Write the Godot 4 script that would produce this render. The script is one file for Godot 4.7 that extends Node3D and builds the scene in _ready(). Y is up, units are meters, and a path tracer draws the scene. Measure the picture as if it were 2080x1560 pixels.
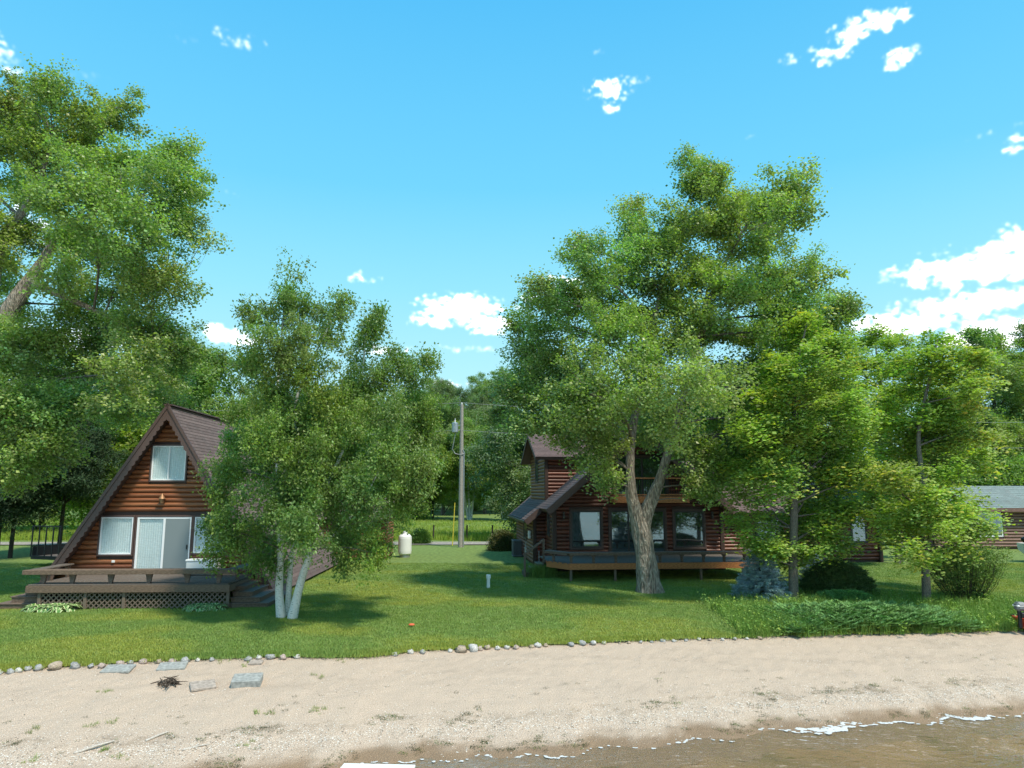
extends Node3D
# Lakeshore cabins seen from a low drone. Units are metres, y up, the camera looks along -z.

const LENS := 1442.0          # focal length in pixels of a 2080 x 1560 picture
const PITCH := 8.7            # degrees upward
const EYE := 3.65             # camera height above the lawn
var rng := RandomNumberGenerator.new()
var taken := {}
var M := {}
var rough_noise := FastNoiseLite.new()


# ---------- mesh builder ----------
class MB:
	var v := PackedVector3Array()
	var n := PackedVector3Array()
	var c := PackedColorArray()
	var col := Color.WHITE
	var tinted := false

	func tri(p: Vector3, q: Vector3, r: Vector3) -> void:   # counter-clockwise seen from outside
		var m := (q - p).cross(r - p).normalized()
		v.append(p); v.append(r); v.append(q)
		n.append(m); n.append(m); n.append(m)
		c.append(col); c.append(col); c.append(col)

	func tri_n(p: Vector3, q: Vector3, r: Vector3, a: Vector3, b: Vector3, d: Vector3) -> void:
		v.append(p); v.append(r); v.append(q)
		n.append(a); n.append(d); n.append(b)
		c.append(col); c.append(col); c.append(col)

	func quad(p: Vector3, q: Vector3, r: Vector3, s: Vector3) -> void:
		tri(p, q, r)
		tri(p, r, s)

	func box(at: Vector3, size: Vector3, b := Basis.IDENTITY) -> void:
		var h := size * 0.5
		var k: Array[Vector3] = []
		for i in 8:
			k.append(at + b * Vector3(h.x if i & 1 else -h.x, h.y if i & 2 else -h.y, h.z if i & 4 else -h.z))
		quad(k[4], k[5], k[7], k[6]); quad(k[1], k[0], k[2], k[3])
		quad(k[5], k[1], k[3], k[7]); quad(k[0], k[4], k[6], k[2])
		quad(k[6], k[7], k[3], k[2]); quad(k[0], k[1], k[5], k[4])

	func bar(p: Vector3, q: Vector3, w: float, t: float) -> void:   # a straight square-edged bar from p to q
		var d := q - p
		var x := d.normalized()
		var up := Vector3.UP if absf(x.y) < 0.9 else Vector3.FORWARD
		var z := x.cross(up).normalized()
		box((p + q) * 0.5, Vector3(d.length(), w, t), Basis(x, z.cross(x).normalized(), z))

	func bevel(at: Vector3, size: Vector3, e: float, b := Basis.IDENTITY) -> void:   # box with chamfered edges, 44 triangles
		var h := size * 0.5
		var f := func(sx: float, sy: float, sz: float, axis: int) -> Vector3:
			var p := Vector3(sx * h.x, sy * h.y, sz * h.z)
			for a in 3:
				if a != axis:
					p[a] -= signf(p[a]) * e
			return at + b * p
		for axis in 3:
			var a1 := (axis + 1) % 3
			var a2 := (axis + 2) % 3
			for s in [-1.0, 1.0]:
				var k: Array[Vector3] = []
				for g in [[-1, -1], [1, -1], [1, 1], [-1, 1]]:
					var w := Vector3.ZERO
					w[axis] = s
					w[a1] = g[0]
					w[a2] = g[1]
					k.append(f.call(w.x, w.y, w.z, axis))
				if s > 0:
					quad(k[0], k[1], k[2], k[3])
				else:
					quad(k[3], k[2], k[1], k[0])
			for s in [-1.0, 1.0]:
				for t in [-1.0, 1.0]:
					var lo := Vector3.ZERO
					lo[axis] = -1; lo[a1] = s; lo[a2] = t
					var hi := lo
					hi[axis] = 1
					var p0: Vector3 = f.call(lo.x, lo.y, lo.z, a1)
					var p1: Vector3 = f.call(hi.x, hi.y, hi.z, a1)
					var q0: Vector3 = f.call(lo.x, lo.y, lo.z, a2)
					var q1: Vector3 = f.call(hi.x, hi.y, hi.z, a2)
					if s * t > 0:
						quad(p0, p1, q1, q0)
					else:
						quad(p1, p0, q0, q1)
		for sx in [-1.0, 1.0]:
			for sy in [-1.0, 1.0]:
				for sz in [-1.0, 1.0]:
					var p: Vector3 = f.call(sx, sy, sz, 0)
					var q: Vector3 = f.call(sx, sy, sz, 1)
					var r: Vector3 = f.call(sx, sy, sz, 2)
					if sx * sy * sz > 0:
						tri(p, q, r)
					else:
						tri(p, r, q)

	func tube(pts: Array, radii: Array, sides := 6, caps := true, wob: FastNoiseLite = null, amp := 0.0) -> void:
		var rings := []
		var nors := []
		var ref := Vector3(0.31, 0.12, 0.94)
		for i in pts.size():
			var d: Vector3 = (pts[mini(i + 1, pts.size() - 1)] - pts[maxi(i - 1, 0)]).normalized()
			var x := d.cross(ref)
			if x.length() < 0.05:
				x = d.cross(Vector3.RIGHT)
			x = x.normalized()
			var y := d.cross(x).normalized()
			var ring: Array[Vector3] = []
			var nor: Array[Vector3] = []
			for k in sides:
				var a := TAU * k / sides
				var o := x * cos(a) + y * sin(a)
				var r: float = radii[i]
				if wob:
					r *= 1.0 + amp * wob.get_noise_3d(o.x * 9.0, i * 0.35, o.z * 9.0)
				ring.append(pts[i] + o * r)
				nor.append(o)
			rings.append(ring)
			nors.append(nor)
		for i in pts.size() - 1:
			for k in sides:
				var m := (k + 1) % sides
				var a: Vector3 = rings[i][k]
				var b: Vector3 = rings[i][m]
				var e: Vector3 = rings[i + 1][m]
				var g: Vector3 = rings[i + 1][k]
				if wob:
					quad(a, b, e, g)
				else:
					tri_n(a, b, e, nors[i][k], nors[i][m], nors[i + 1][m])
					tri_n(a, e, g, nors[i][k], nors[i + 1][m], nors[i + 1][k])
		if caps:
			for k in range(1, sides - 1):
				tri(rings[0][0], rings[0][k + 1], rings[0][k])
				var l: Array = rings[-1]
				tri(l[0], l[k], l[k + 1])

	func lathe(prof: Array, sides := 16, at := Vector3.ZERO, b := Basis.IDENTITY) -> void:   # prof: Vector2(radius, height), upward
		for i in prof.size() - 1:
			var p: Vector2 = prof[i]
			var q: Vector2 = prof[i + 1]
			var sl := Vector2(q.y - p.y, p.x - q.x).normalized()
			for k in sides:
				var a := TAU * k / sides
				var e := TAU * (k + 1) / sides
				var ua := Vector3(cos(a), 0, -sin(a))
				var ub := Vector3(cos(e), 0, -sin(e))
				var na := b * (ua * sl.x + Vector3.UP * sl.y)
				var nb := b * (ub * sl.x + Vector3.UP * sl.y)
				var p0 := at + b * (ua * p.x + Vector3.UP * p.y)
				var p1 := at + b * (ub * p.x + Vector3.UP * p.y)
				var q0 := at + b * (ua * q.x + Vector3.UP * q.y)
				var q1 := at + b * (ub * q.x + Vector3.UP * q.y)
				if p.x > 0.0001:
					tri_n(p0, p1, q1, na, nb, nb)
				if q.x > 0.0001:
					tri_n(p0, q1, q0, na, nb, na)

	func prism(poly: PackedVector2Array, z0: float, z1: float) -> void:   # outline in xy, counter-clockwise, extruded from z0 to z1
		var t := Geometry2D.triangulate_polygon(poly)
		for i in range(0, t.size(), 3):
			var p := poly[t[i]]
			var q := poly[t[i + 1]]
			var r := poly[t[i + 2]]
			if (q - p).cross(r - p) < 0:
				var w := q
				q = r
				r = w
			tri(Vector3(p.x, p.y, z1), Vector3(q.x, q.y, z1), Vector3(r.x, r.y, z1))
			tri(Vector3(p.x, p.y, z0), Vector3(r.x, r.y, z0), Vector3(q.x, q.y, z0))
		for i in poly.size():
			var p := poly[i]
			var q := poly[(i + 1) % poly.size()]
			quad(Vector3(p.x, p.y, z0), Vector3(q.x, q.y, z0), Vector3(q.x, q.y, z1), Vector3(p.x, p.y, z1))

	func mesh(m: Material) -> ArrayMesh:
		var arr := []
		arr.resize(Mesh.ARRAY_MAX)
		arr[Mesh.ARRAY_VERTEX] = v
		arr[Mesh.ARRAY_NORMAL] = n
		if tinted:
			arr[Mesh.ARRAY_COLOR] = c
		var out := ArrayMesh.new()
		out.add_surface_from_arrays(Mesh.PRIMITIVE_TRIANGLES, arr)
		out.surface_set_material(0, m)
		return out


# ---------- naming ----------
func numbered(called: String) -> String:
	var k: int = taken.get(called, 0)
	taken[called] = k + 1
	return called if k == 0 else "%s_%03d" % [called, k]


func tag(o: Node, label: String, category: String, group := "") -> void:
	o.set_meta("label", label)
	o.set_meta("category", category)
	if group:
		o.set_meta("group", group)


func thing(called: String, label: String, category: String, pos := Vector3.ZERO, turn := 0.0, group := "") -> Node3D:
	var o := Node3D.new()
	o.name = numbered(called)
	add_child(o, true)
	o.position = pos
	o.rotation.y = turn
	tag(o, label, category, group)
	return o


func part(called: String, m: Mesh, parent: Node, pos := Vector3.ZERO, b := Basis.IDENTITY) -> MeshInstance3D:
	var o := MeshInstance3D.new()
	o.name = called
	o.mesh = m
	o.transform = Transform3D(b, pos)
	parent.add_child(o, true)
	return o


func single(called: String, m: Mesh, label: String, category: String, pos := Vector3.ZERO, turn := 0.0, group := "") -> MeshInstance3D:
	var o := part(numbered(called), m, self, pos, Basis(Vector3.UP, turn))
	tag(o, label, category, group)
	return o


func structure(called: String, m: Mesh, pos := Vector3.ZERO) -> MeshInstance3D:
	var o := part(called, m, self, pos)
	o.set_meta("kind", "structure")
	return o


func scatter(called: String, m: Mesh, where: Array, tints: Array, parent: Node) -> MultiMeshInstance3D:
	var mm := MultiMesh.new()
	mm.transform_format = MultiMesh.TRANSFORM_3D
	mm.use_colors = tints.size() > 0
	mm.mesh = m
	mm.instance_count = where.size()
	for i in where.size():
		mm.set_instance_transform(i, where[i])
		if tints.size():
			mm.set_instance_color(i, tints[i])
	var o := MultiMeshInstance3D.new()
	o.name = called
	o.multimesh = mm
	parent.add_child(o, true)
	return o


# ---------- placing ----------
func ray(u: float, w: float) -> Vector3:   # direction of a point of the photograph, forward part 1 metre
	var p := deg_to_rad(PITCH)
	var x := (u - 1040.0) / LENS
	var y := -(w - 780.0) / LENS
	var f := cos(p) - y * sin(p)
	return Vector3(x / f, (y * cos(p) + sin(p)) / f, -1.0)


func at(u: float, w: float, depth: float) -> Vector3:
	return Vector3(0, EYE, 0) + ray(u, w) * depth


func on_ground(u: float, w: float, y := 0.0) -> Vector3:
	var r := ray(u, w)
	return Vector3(0, EYE, 0) + r * ((y - EYE) / r.y)


func table(t: Array, x: float) -> float:
	for i in t.size() - 1:
		var a: Vector2 = t[i]
		var b: Vector2 = t[i + 1]
		if x <= b.x or i == t.size() - 2:
			return a.y + (b.y - a.y) * (x - a.x) / (b.x - a.x)
	return 0.0


const EDGE := [Vector2(-60, 9.0), Vector2(-11.3, 16.35), Vector2(-8.5, 17.3), Vector2(-5.2, 17.8), Vector2(-3.7, 17.55), Vector2(-2.4, 18.3), Vector2(2.0, 19.35), Vector2(4.7, 19.8), Vector2(9.0, 20.4), Vector2(14.6, 21.05), Vector2(60, 28.0)]
const SHORE := [Vector2(-60, 4.0), Vector2(-8.0, 11.6), Vector2(-2.85, 12.72), Vector2(0.5, 13.25), Vector2(4.3, 14.35), Vector2(10.6, 15.6), Vector2(60, 25.0)]
const WATER := -0.95


func edge_d(x: float) -> float:   # how far off the lawn ends
	return table(EDGE, x) + 0.16 * rough_noise.get_noise_2d(x * 22.0, 7.0) + 0.07 * rough_noise.get_noise_2d(x * 90.0, 3.0)


func shore_d(x: float) -> float:  # how far off the water ends
	return table(SHORE, x) + 0.35 * rough_noise.get_noise_2d(x * 14.0, 40.0) + 0.12 * rough_noise.get_noise_2d(x * 60.0, 90.0)


func lawn_y(x: float, d: float) -> float:
	var k := clampf((d - edge_d(x)) / 3.5, 0.0, 1.0)
	return lerpf(-0.2, 0.0, k * (2.0 - k)) + 0.035 * rough_noise.get_noise_2d(x * 4.0, d * 4.0) * k


func beach_y(x: float, d: float) -> float:
	var k := (d - shore_d(x)) / maxf(edge_d(x) - shore_d(x), 0.5)
	return lerpf(WATER, -0.24, k) + 0.05 * sin(clampf(k, 0, 1) * PI) + 0.03 * rough_noise.get_noise_2d(x * 16.0, d * 30.0) * clampf(k * 4.0, 0.0, 1.0) * clampf((1.0 - k) * 5.0, 0.0, 1.0) + 0.028 * rough_noise.get_noise_2d(x * 48.0, d * 60.0) * clampf((k - 0.3) * 4.0, 0.0, 1.0)


# ---------- materials ----------
func lin(r: float, g: float, b: float, a := 1.0) -> Color:
	var c := Color(r, g, b).linear_to_srgb()
	c.a = a
	return c


func plain_mat(called: String, c: Color, rough := 0.7, metal := 0.0) -> StandardMaterial3D:
	var m := StandardMaterial3D.new()
	m.resource_name = called
	m.albedo_color = c
	m.roughness = rough
	m.metallic = metal
	M[called] = m
	return m


func noise_tex(freq: float, kind: int, dark: Color, light: Color, seed_: int, octaves := 4, size := 512, mid := 0.5) -> NoiseTexture2D:
	var f := FastNoiseLite.new()
	f.seed = seed_
	f.frequency = freq
	f.noise_type = FastNoiseLite.TYPE_SIMPLEX_SMOOTH if kind != 2 else FastNoiseLite.TYPE_CELLULAR
	f.fractal_type = FastNoiseLite.FRACTAL_RIDGED if kind == 1 else FastNoiseLite.FRACTAL_FBM
	f.fractal_octaves = octaves
	var g := Gradient.new()
	g.set_color(0, dark)
	g.set_color(1, light)
	g.add_point(mid, dark.lerp(light, 0.5))
	var t := NoiseTexture2D.new()
	t.width = size
	t.height = size
	t.seamless = true
	t.noise = f
	t.color_ramp = g
	return t


func textured(called: String, c: Color, rough: float, tex: Texture2D, scale_: Vector3, world := false, bump: Texture2D = null, depth_cm := 0.0) -> StandardMaterial3D:
	var m := plain_mat(called, c, rough)
	m.albedo_texture = tex
	m.uv1_triplanar = true
	m.uv1_world_triplanar = world
	m.uv1_scale = scale_
	m.uv1_triplanar_sharpness = 4.0
	if bump:
		m.heightmap_enabled = true
		m.heightmap_texture = bump
		m.heightmap_scale = depth_cm
	return m


func leaf_mat(called: String, c: Color, rough := 0.5, back := Color(0.9, 1.0, 0.5)) -> StandardMaterial3D:
	var m := plain_mat(called, c, rough)
	m.vertex_color_use_as_albedo = true
	m.backlight_enabled = true
	m.backlight = back
	m.metallic_specular = 0.45
	m.cull_mode = BaseMaterial3D.CULL_DISABLED
	return m


func make_materials() -> void:
	var grain := noise_tex(0.02, 0, Color(0.55, 0.52, 0.5), Color(1.0, 1.0, 1.0), 3, 5)
	var grain_h := noise_tex(0.03, 1, Color.BLACK, Color.WHITE, 8, 4)
	var blotch := noise_tex(0.012, 0, Color(0.72, 0.72, 0.72), Color(1, 1, 1), 5, 5)
	# stained logs: grain runs along x
	for i in 3:
		textured("cedar_log_%d" % i, [lin(0.43, 0.155, 0.063), lin(0.32, 0.112, 0.05), lin(0.52, 0.2, 0.08)][i], 0.42, grain, Vector3(0.35, 5.0, 5.0), false, grain_h, 0.25)
		textured("dark_log_%d" % i, [lin(0.27, 0.088, 0.055), lin(0.2, 0.068, 0.045), lin(0.33, 0.105, 0.063)][i], 0.38, grain, Vector3(0.35, 5.0, 5.0), false, grain_h, 0.25)
		textured("pink_log_%d" % i, [lin(0.36, 0.2, 0.155), lin(0.33, 0.18, 0.145), lin(0.39, 0.22, 0.17)][i], 0.55, grain, Vector3(0.35, 5.0, 5.0), false, grain_h, 0.25)
	textured("dark_stain", lin(0.085, 0.042, 0.03), 0.6, grain, Vector3(4, 4, 4))
	textured("brown_trim", lin(0.16, 0.1, 0.087), 0.6, grain, Vector3(3, 3, 3))
	textured("grey_deck", lin(0.22, 0.185, 0.16), 0.8, grain, Vector3(6, 6, 0.7), false, grain_h, 0.2)
	textured("brown_deck", lin(0.27, 0.185, 0.13), 0.75, grain, Vector3(0.8, 6, 6), false, grain_h, 0.2)
	textured("orange_deck", lin(0.78, 0.31, 0.11), 0.65, grain, Vector3(0.7, 6, 6), false, grain_h, 0.2)
	textured("grey_brown_deck", lin(0.26, 0.185, 0.145), 0.7, grain, Vector3(0.8, 6, 6), false, grain_h, 0.2)
	textured("lattice_wood", lin(0.28, 0.215, 0.165), 0.8, grain, Vector3(5, 5, 5))
	for i in 4:
		var shade: float = [1.0, 0.88, 1.1, 0.95][i]
		for k in [["brown_shingle", Vector3(0.2, 0.145, 0.135)], ["dark_shingle", Vector3(0.2, 0.135, 0.125)], ["green_shingle", Vector3(0.29, 0.355, 0.34)]]:
			var q: Vector3 = k[1] * shade
			var m := textured("%s_%d" % [k[0], i], lin(q.x, q.y, q.z), 0.92, blotch, Vector3(3, 3, 3))
			m.vertex_color_use_as_albedo = true
	plain_mat("white_vinyl", lin(0.8, 0.81, 0.82), 0.35)
	plain_mat("white_paint", lin(0.76, 0.76, 0.74), 0.45)
	textured("blind_cloth", lin(0.56, 0.66, 0.67), 0.8, noise_tex(0.03, 0, Color(0.9, 0.9, 0.9), Color.WHITE, 21, 2, 256), Vector3(0.4, 3, 1))
	plain_mat("screen_mesh", lin(0.2, 0.24, 0.25), 0.7)
	var g := plain_mat("window_glass", Color(0.85, 0.95, 0.95, 0.1), 0.03)
	g.transparency = BaseMaterial3D.TRANSPARENCY_ALPHA
	var coated := plain_mat("coated_glass", lin(0.3, 0.33, 0.34), 0.035, 0.92)
	coated.metallic_specular = 0.6
	plain_mat("dark_frame", lin(0.045, 0.038, 0.036), 0.45)
	plain_mat("black_steel", lin(0.012, 0.013, 0.014), 0.45, 0.2)
	plain_mat("rubber", lin(0.015, 0.015, 0.015), 0.8)
	plain_mat("grey_metal", lin(0.42, 0.44, 0.45), 0.4, 0.7)
	plain_mat("condenser_grey", lin(0.16, 0.17, 0.18), 0.5, 0.3)
	plain_mat("copper", lin(0.3, 0.17, 0.09), 0.5, 0.5)
	plain_mat("orange_plastic", lin(0.85, 0.14, 0.06), 0.5)
	plain_mat("red_plastic", lin(0.55, 0.03, 0.02), 0.35)
	plain_mat("yellow_plastic", lin(0.65, 0.5, 0.05), 0.5)
	plain_mat("beige_clay", lin(0.6, 0.53, 0.42), 0.8)
	plain_mat("porcelain", lin(0.7, 0.7, 0.7), 0.25)
	plain_mat("wire", lin(0.3, 0.31, 0.32), 0.5, 0.4)
	textured("pole_wood", lin(0.5, 0.47, 0.43), 0.85, noise_tex(0.02, 0, Color(0.6, 0.58, 0.55), Color.WHITE, 31, 4), Vector3(7, 0.5, 7))
	# bark
	var furrow := noise_tex(0.016, 1, Color(0.36, 0.33, 0.3), Color(1, 0.98, 0.95), 12, 4)
	var furrow_h := noise_tex(0.016, 1, Color.BLACK, Color.WHITE, 12, 4)
	textured("furrowed_bark", lin(0.66, 0.6, 0.53), 0.9, furrow, Vector3(1.1, 0.2, 1.1), false, furrow_h, 12.0)
	textured("grey_bark", lin(0.36, 0.33, 0.3), 0.9, furrow, Vector3(4, 0.9, 4), false, furrow_h, 2.0)
	textured("dark_bark", lin(0.09, 0.075, 0.062), 0.9, furrow, Vector3(4, 0.9, 4), false, furrow_h, 2.0)
	var birch := noise_tex(0.018, 0, Color(0.1, 0.09, 0.085), Color(1, 0.99, 0.97), 17, 5, 512, 0.28)
	birch.color_ramp.set_color(1, Color(0.93, 0.92, 0.9))
	textured("birch_bark", lin(0.82, 0.8, 0.77), 0.6, birch, Vector3(0.9, 4.0, 0.9), false, grain_h, 0.4)
	# leaves
	leaf_mat("cottonwood_leaf", lin(0.36, 0.47, 0.18), 0.36)
	leaf_mat("birch_leaf", lin(0.25, 0.36, 0.11), 0.4)
	leaf_mat("maple_leaf", lin(0.42, 0.54, 0.15), 0.45)
	leaf_mat("wood_leaf", lin(0.28, 0.39, 0.12), 0.5)
	leaf_mat("silver_leaf", lin(0.22, 0.31, 0.15), 0.5)
	leaf_mat("cedar_needle", lin(0.045, 0.085, 0.03), 0.7, Color(0.25, 0.3, 0.12))
	leaf_mat("spruce_needle", lin(0.3, 0.42, 0.43), 0.6, Color(0.2, 0.25, 0.2))
	leaf_mat("pine_needle", lin(0.1, 0.16, 0.05), 0.6, Color(0.3, 0.35, 0.15))
	leaf_mat("juniper_needle", lin(0.15, 0.3, 0.09), 0.6, Color(0.4, 0.45, 0.2))
	leaf_mat("grass_blade", lin(0.215, 0.32, 0.075), 0.55, Color(0.6, 0.7, 0.3))
	leaf_mat("weed", lin(0.23, 0.35, 0.08), 0.55, Color(0.6, 0.7, 0.3))
	leaf_mat("hosta_leaf", Color.WHITE, 0.45, Color(0.5, 0.6, 0.3))
	# ground
	var sod := textured("lawn_sod", lin(0.22, 0.31, 0.08), 0.95, noise_tex(0.03, 0, Color(0.6, 0.62, 0.5), Color(1, 1, 0.95), 41, 5), Vector3(0.22, 0.22, 0.22), true)
	sod.vertex_color_use_as_albedo = true
	var sand := textured("beach_sand", lin(0.74, 0.595, 0.48), 0.95, noise_tex(0.09, 0, Color(0.68, 0.66, 0.63), Color(1, 1, 1), 43, 6), Vector3(0.8, 0.8, 0.8), true, noise_tex(0.06, 0, Color.BLACK, Color.WHITE, 44, 5), 2.0)
	sand.vertex_color_use_as_albedo = true
	textured("gravel", lin(0.4, 0.36, 0.31), 0.95, blotch, Vector3(0.6, 0.6, 0.6), true)
	textured("slab_stone", lin(0.42, 0.43, 0.41), 0.85, blotch, Vector3(1.5, 1.5, 1.5), false, grain_h, 0.4)
	textured("pale_slab", lin(0.5, 0.42, 0.36), 0.85, blotch, Vector3(1.5, 1.5, 1.5), false, grain_h, 0.4)
	for k in [["grey", Vector3(0.55, 0.55, 0.55)], ["pink", Vector3(0.68, 0.54, 0.48)], ["pale", Vector3(0.82, 0.79, 0.75)], ["tan", Vector3(0.62, 0.5, 0.38)]]:
		textured(k[0] + "_stone", lin(k[1].x, k[1].y, k[1].z), 0.8, noise_tex(0.04, 0, Color(0.6, 0.6, 0.6), Color.WHITE, 51, 5, 256), Vector3(2.5, 2.5, 2.5), false, grain_h, 0.6)
	textured("driftwood", lin(0.82, 0.77, 0.7), 0.85, grain, Vector3(0.8, 6, 6))
	textured("dark_twig", lin(0.1, 0.075, 0.055), 0.9, grain, Vector3(5, 5, 5))
	var wet := plain_mat("lake_water", Color(0.5, 0.44, 0.28, 0.14), 0.04)
	wet.transparency = BaseMaterial3D.TRANSPARENCY_ALPHA
	wet.normal_enabled = true
	var ripple := FastNoiseLite.new()
	ripple.seed = 77
	ripple.frequency = 0.018
	ripple.fractal_octaves = 4
	var rt := NoiseTexture2D.new()
	rt.width = 512
	rt.height = 512
	rt.seamless = true
	rt.as_normal_map = true
	rt.bump_strength = 9.0
	rt.noise = ripple
	wet.normal_texture = rt
	wet.normal_scale = 0.7
	wet.uv1_triplanar = true
	wet.uv1_world_triplanar = true
	wet.uv1_scale = Vector3(0.22, 0.22, 0.5)
	var foam := plain_mat("lake_foam", lin(0.55, 0.56, 0.56), 0.9)
	var shell := plain_mat("shell", Color.WHITE, 0.6)
	shell.vertex_color_use_as_albedo = true


# ---------- sky ----------
# clouds: azimuth and elevation of the middle in degrees, half width, half height, weight
const CLOUDS := [
	[28.9, 32.0, 2.34, 0.93, 1.1], [30.8, 29.5, 1.31, 0.77, 0.95], [26.1, 30.8, 1.13, 0.73, 0.95], [27.3, 31.7, 1.3, 0.74, 0.9], [22.9, 31.1, 0.93, 0.37, 0.7], [24.4, 31.3, 0.37, 0.37, 0.7],
	[8.5, 30.9, 1.72, 0.94, 1.0], [8.3, 29.8, 0.94, 0.61, 0.85], [11.0, 31.4, 0.85, 0.3, 0.8], [7.7, 33.5, 0.42, 0.23, 0.6],
	[-4.1, 14.7, 3.75, 1.33, 1.35], [-6.5, 13.6, 2.36, 0.63, 1.1], [-2.0, 13.4, 2.38, 1.02, 1.25], [4.3, 15.8, 2.34, 1.56, 1.1], [1.4, 15.3, 1.58, 0.7, 0.7],
	[34.9, 15.0, 4.77, 1.67, 1.45], [36.7, 16.3, 1.75, 1.13, 1.25], [31.1, 15.3, 2.82, 0.8, 1.2], [33.3, 12.7, 4.73, 1.12, 1.3], [29.6, 11.8, 4.31, 1.17, 1.25], [34.2, 10.5, 3.4, 1.48, 1.3],
	[-22.5, 11.7, 2.14, 0.88, 1.25], [-20.9, 11.5, 1.4, 0.67, 1.0], [-12.1, 16.8, 1.29, 0.49, 0.95], [-10.8, 11.2, 2.32, 0.55, 0.8],
	[-22.6, 32.3, 1.33, 0.67, 0.55], [-24.5, 32.6, 0.61, 0.36, 0.5], [-37.8, 27.3, 0.97, 1.07, 0.68], [-26.8, 31.9, 0.89, 0.54, 0.35], [-33.2, 27.9, 1.36, 0.36, 0.3],
	[37.2, 22.4, 0.69, 0.72, 0.85], [35.7, 23.4, 1.14, 0.27, 0.55], [37.3, 23.5, 0.73, 0.24, 0.5], [-4.8, 11.5, 3.36, 0.36, 0.6], [-5.6, 8.5, 1.78, 0.55, 1.0], [-22.6, 22.0, 0.67, 0.28, 0.45], [19.7, 26.5, 0.4, 0.24, 0.5], [-35.5, 17.7, 1.89, 1.57, 0.8], [-32.2, 10.4, 3.56, 1.34, 0.9],
]


func sky_base(el: float) -> Color:
	var stops := [[0.0, Vector3(0.56, 0.84, 0.92)], [8.0, Vector3(0.43, 0.78, 0.9)], [16.0, Vector3(0.27, 0.68, 0.88)], [24.0, Vector3(0.15, 0.56, 0.84)], [37.0, Vector3(0.085, 0.45, 0.8)], [90.0, Vector3(0.06, 0.34, 0.7)]]
	for i in stops.size() - 1:
		if el <= stops[i + 1][0]:
			var k: float = (el - stops[i][0]) / (stops[i + 1][0] - stops[i][0])
			var q: Vector3 = (stops[i][1] as Vector3).lerp(stops[i + 1][1], k)
			return Color(q.x, q.y, q.z)
	return Color(0.035, 0.3, 0.7)


func make_sky() -> PanoramaSkyMaterial:
	var w := 3072
	var h := 1536
	var per := 360.0 / w
	var f := FastNoiseLite.new()
	f.seed = 9
	f.frequency = 1.0
	f.fractal_octaves = 5
	f.fractal_gain = 0.55
	var im := Image.create(w, h, false, Image.FORMAT_RGBAH)
	for y in h:
		var el := 90.0 - (y + 0.5) * per
		im.fill_rect(Rect2i(0, y, w, 1), sky_base(maxf(el, 0.0)) if el > -0.5 else Color(0.2, 0.24, 0.22))
	var all := CLOUDS.duplicate()
	var r := RandomNumberGenerator.new()
	r.seed = 4
	while all.size() < 150:      # the same kind of sky all round
		var az := r.randf_range(40.0, 320.0)
		var el := 6.0 + 50.0 * pow(r.randf(), 1.6)
		var k := r.randf_range(0.8, 1.9)
		all.append([az, el, r.randf_range(2.0, 7.0) * k, r.randf_range(0.8, 2.0) * k, r.randf_range(0.6, 1.3)])
		all.append([az + r.randf_range(-4, 4), el + r.randf_range(0.5, 1.5), r.randf_range(1.5, 4.0) * k, r.randf_range(0.8, 1.6) * k, 1.1])
	var dens := {}
	for q in all:
		var az: float = q[0]
		var stretch := 1.0 / cos(deg_to_rad(q[1]))
		var x0 := int(floor((az - q[2] * 1.5 * stretch) / per))
		var x1 := int(ceil((az + q[2] * 1.5 * stretch) / per))
		var y0 := maxi(0, int((90.0 - q[1] - q[3] * 1.6) / per))
		var y1 := mini(h / 2 - 1, int((90.0 - q[1] + q[3] * 1.6) / per))
		for y in range(y0, y1):
			var el := 90.0 - (y + 0.5) * per
			var dy: float = (el - q[1]) / q[3]
			if dy < 0:
				dy *= 1.25     # flatter bases
			for x in range(x0, x1):
				var a := (x + 0.5) * per
				var dx: float = (a - az) / (q[2] * stretch)
				var rr := dx * dx + dy * dy
				if rr > 2.4:
					continue
				var nn := f.get_noise_2d(a * 0.5, el * 0.75) + 0.8 * f.get_noise_2d(a * 1.3 + 40.0, el * 1.9)
				var d: float = q[4] * (1.0 - rr) * 0.8 + nn * 1.05 + 0.04
				d = clampf(d, 0.0, 1.0) * minf(1.0, q[4])
				d *= clampf((2.4 - rr) * 1.2, 0.0, 1.0)
				if d > 0.01:
					var key := posmod(x, w) + y * w
					dens[key] = maxf(dens.get(key, 0.0), d)
	for key: int in dens:
		var d: float = dens[key]
		var y := key / w
		var x := key % w
		var s := d * d * (3.0 - 2.0 * d)
		var c := im.get_pixel(x, y)
		im.set_pixel(x, y, c.lerp(Color(2.3, 2.32, 2.35), pow(s, 1.9)))
	var m := PanoramaSkyMaterial.new()
	m.panorama = ImageTexture.create_from_image(im)
	return m


# ---------- plants ----------
func leaf(b: MB, p: Vector3, dir: Vector3, side: Vector3, l: float, w: float, fold := 0.25) -> void:
	var up := dir.cross(side).normalized()
	var mid := p + dir * l * 0.42
	var le := mid + side * w * 0.5 + up * w * fold
	var ri := mid - side * w * 0.5 + up * w * fold
	var tip := p + dir * l
	b.tri(p, le, tip)
	b.tri(p, tip, ri)


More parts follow.
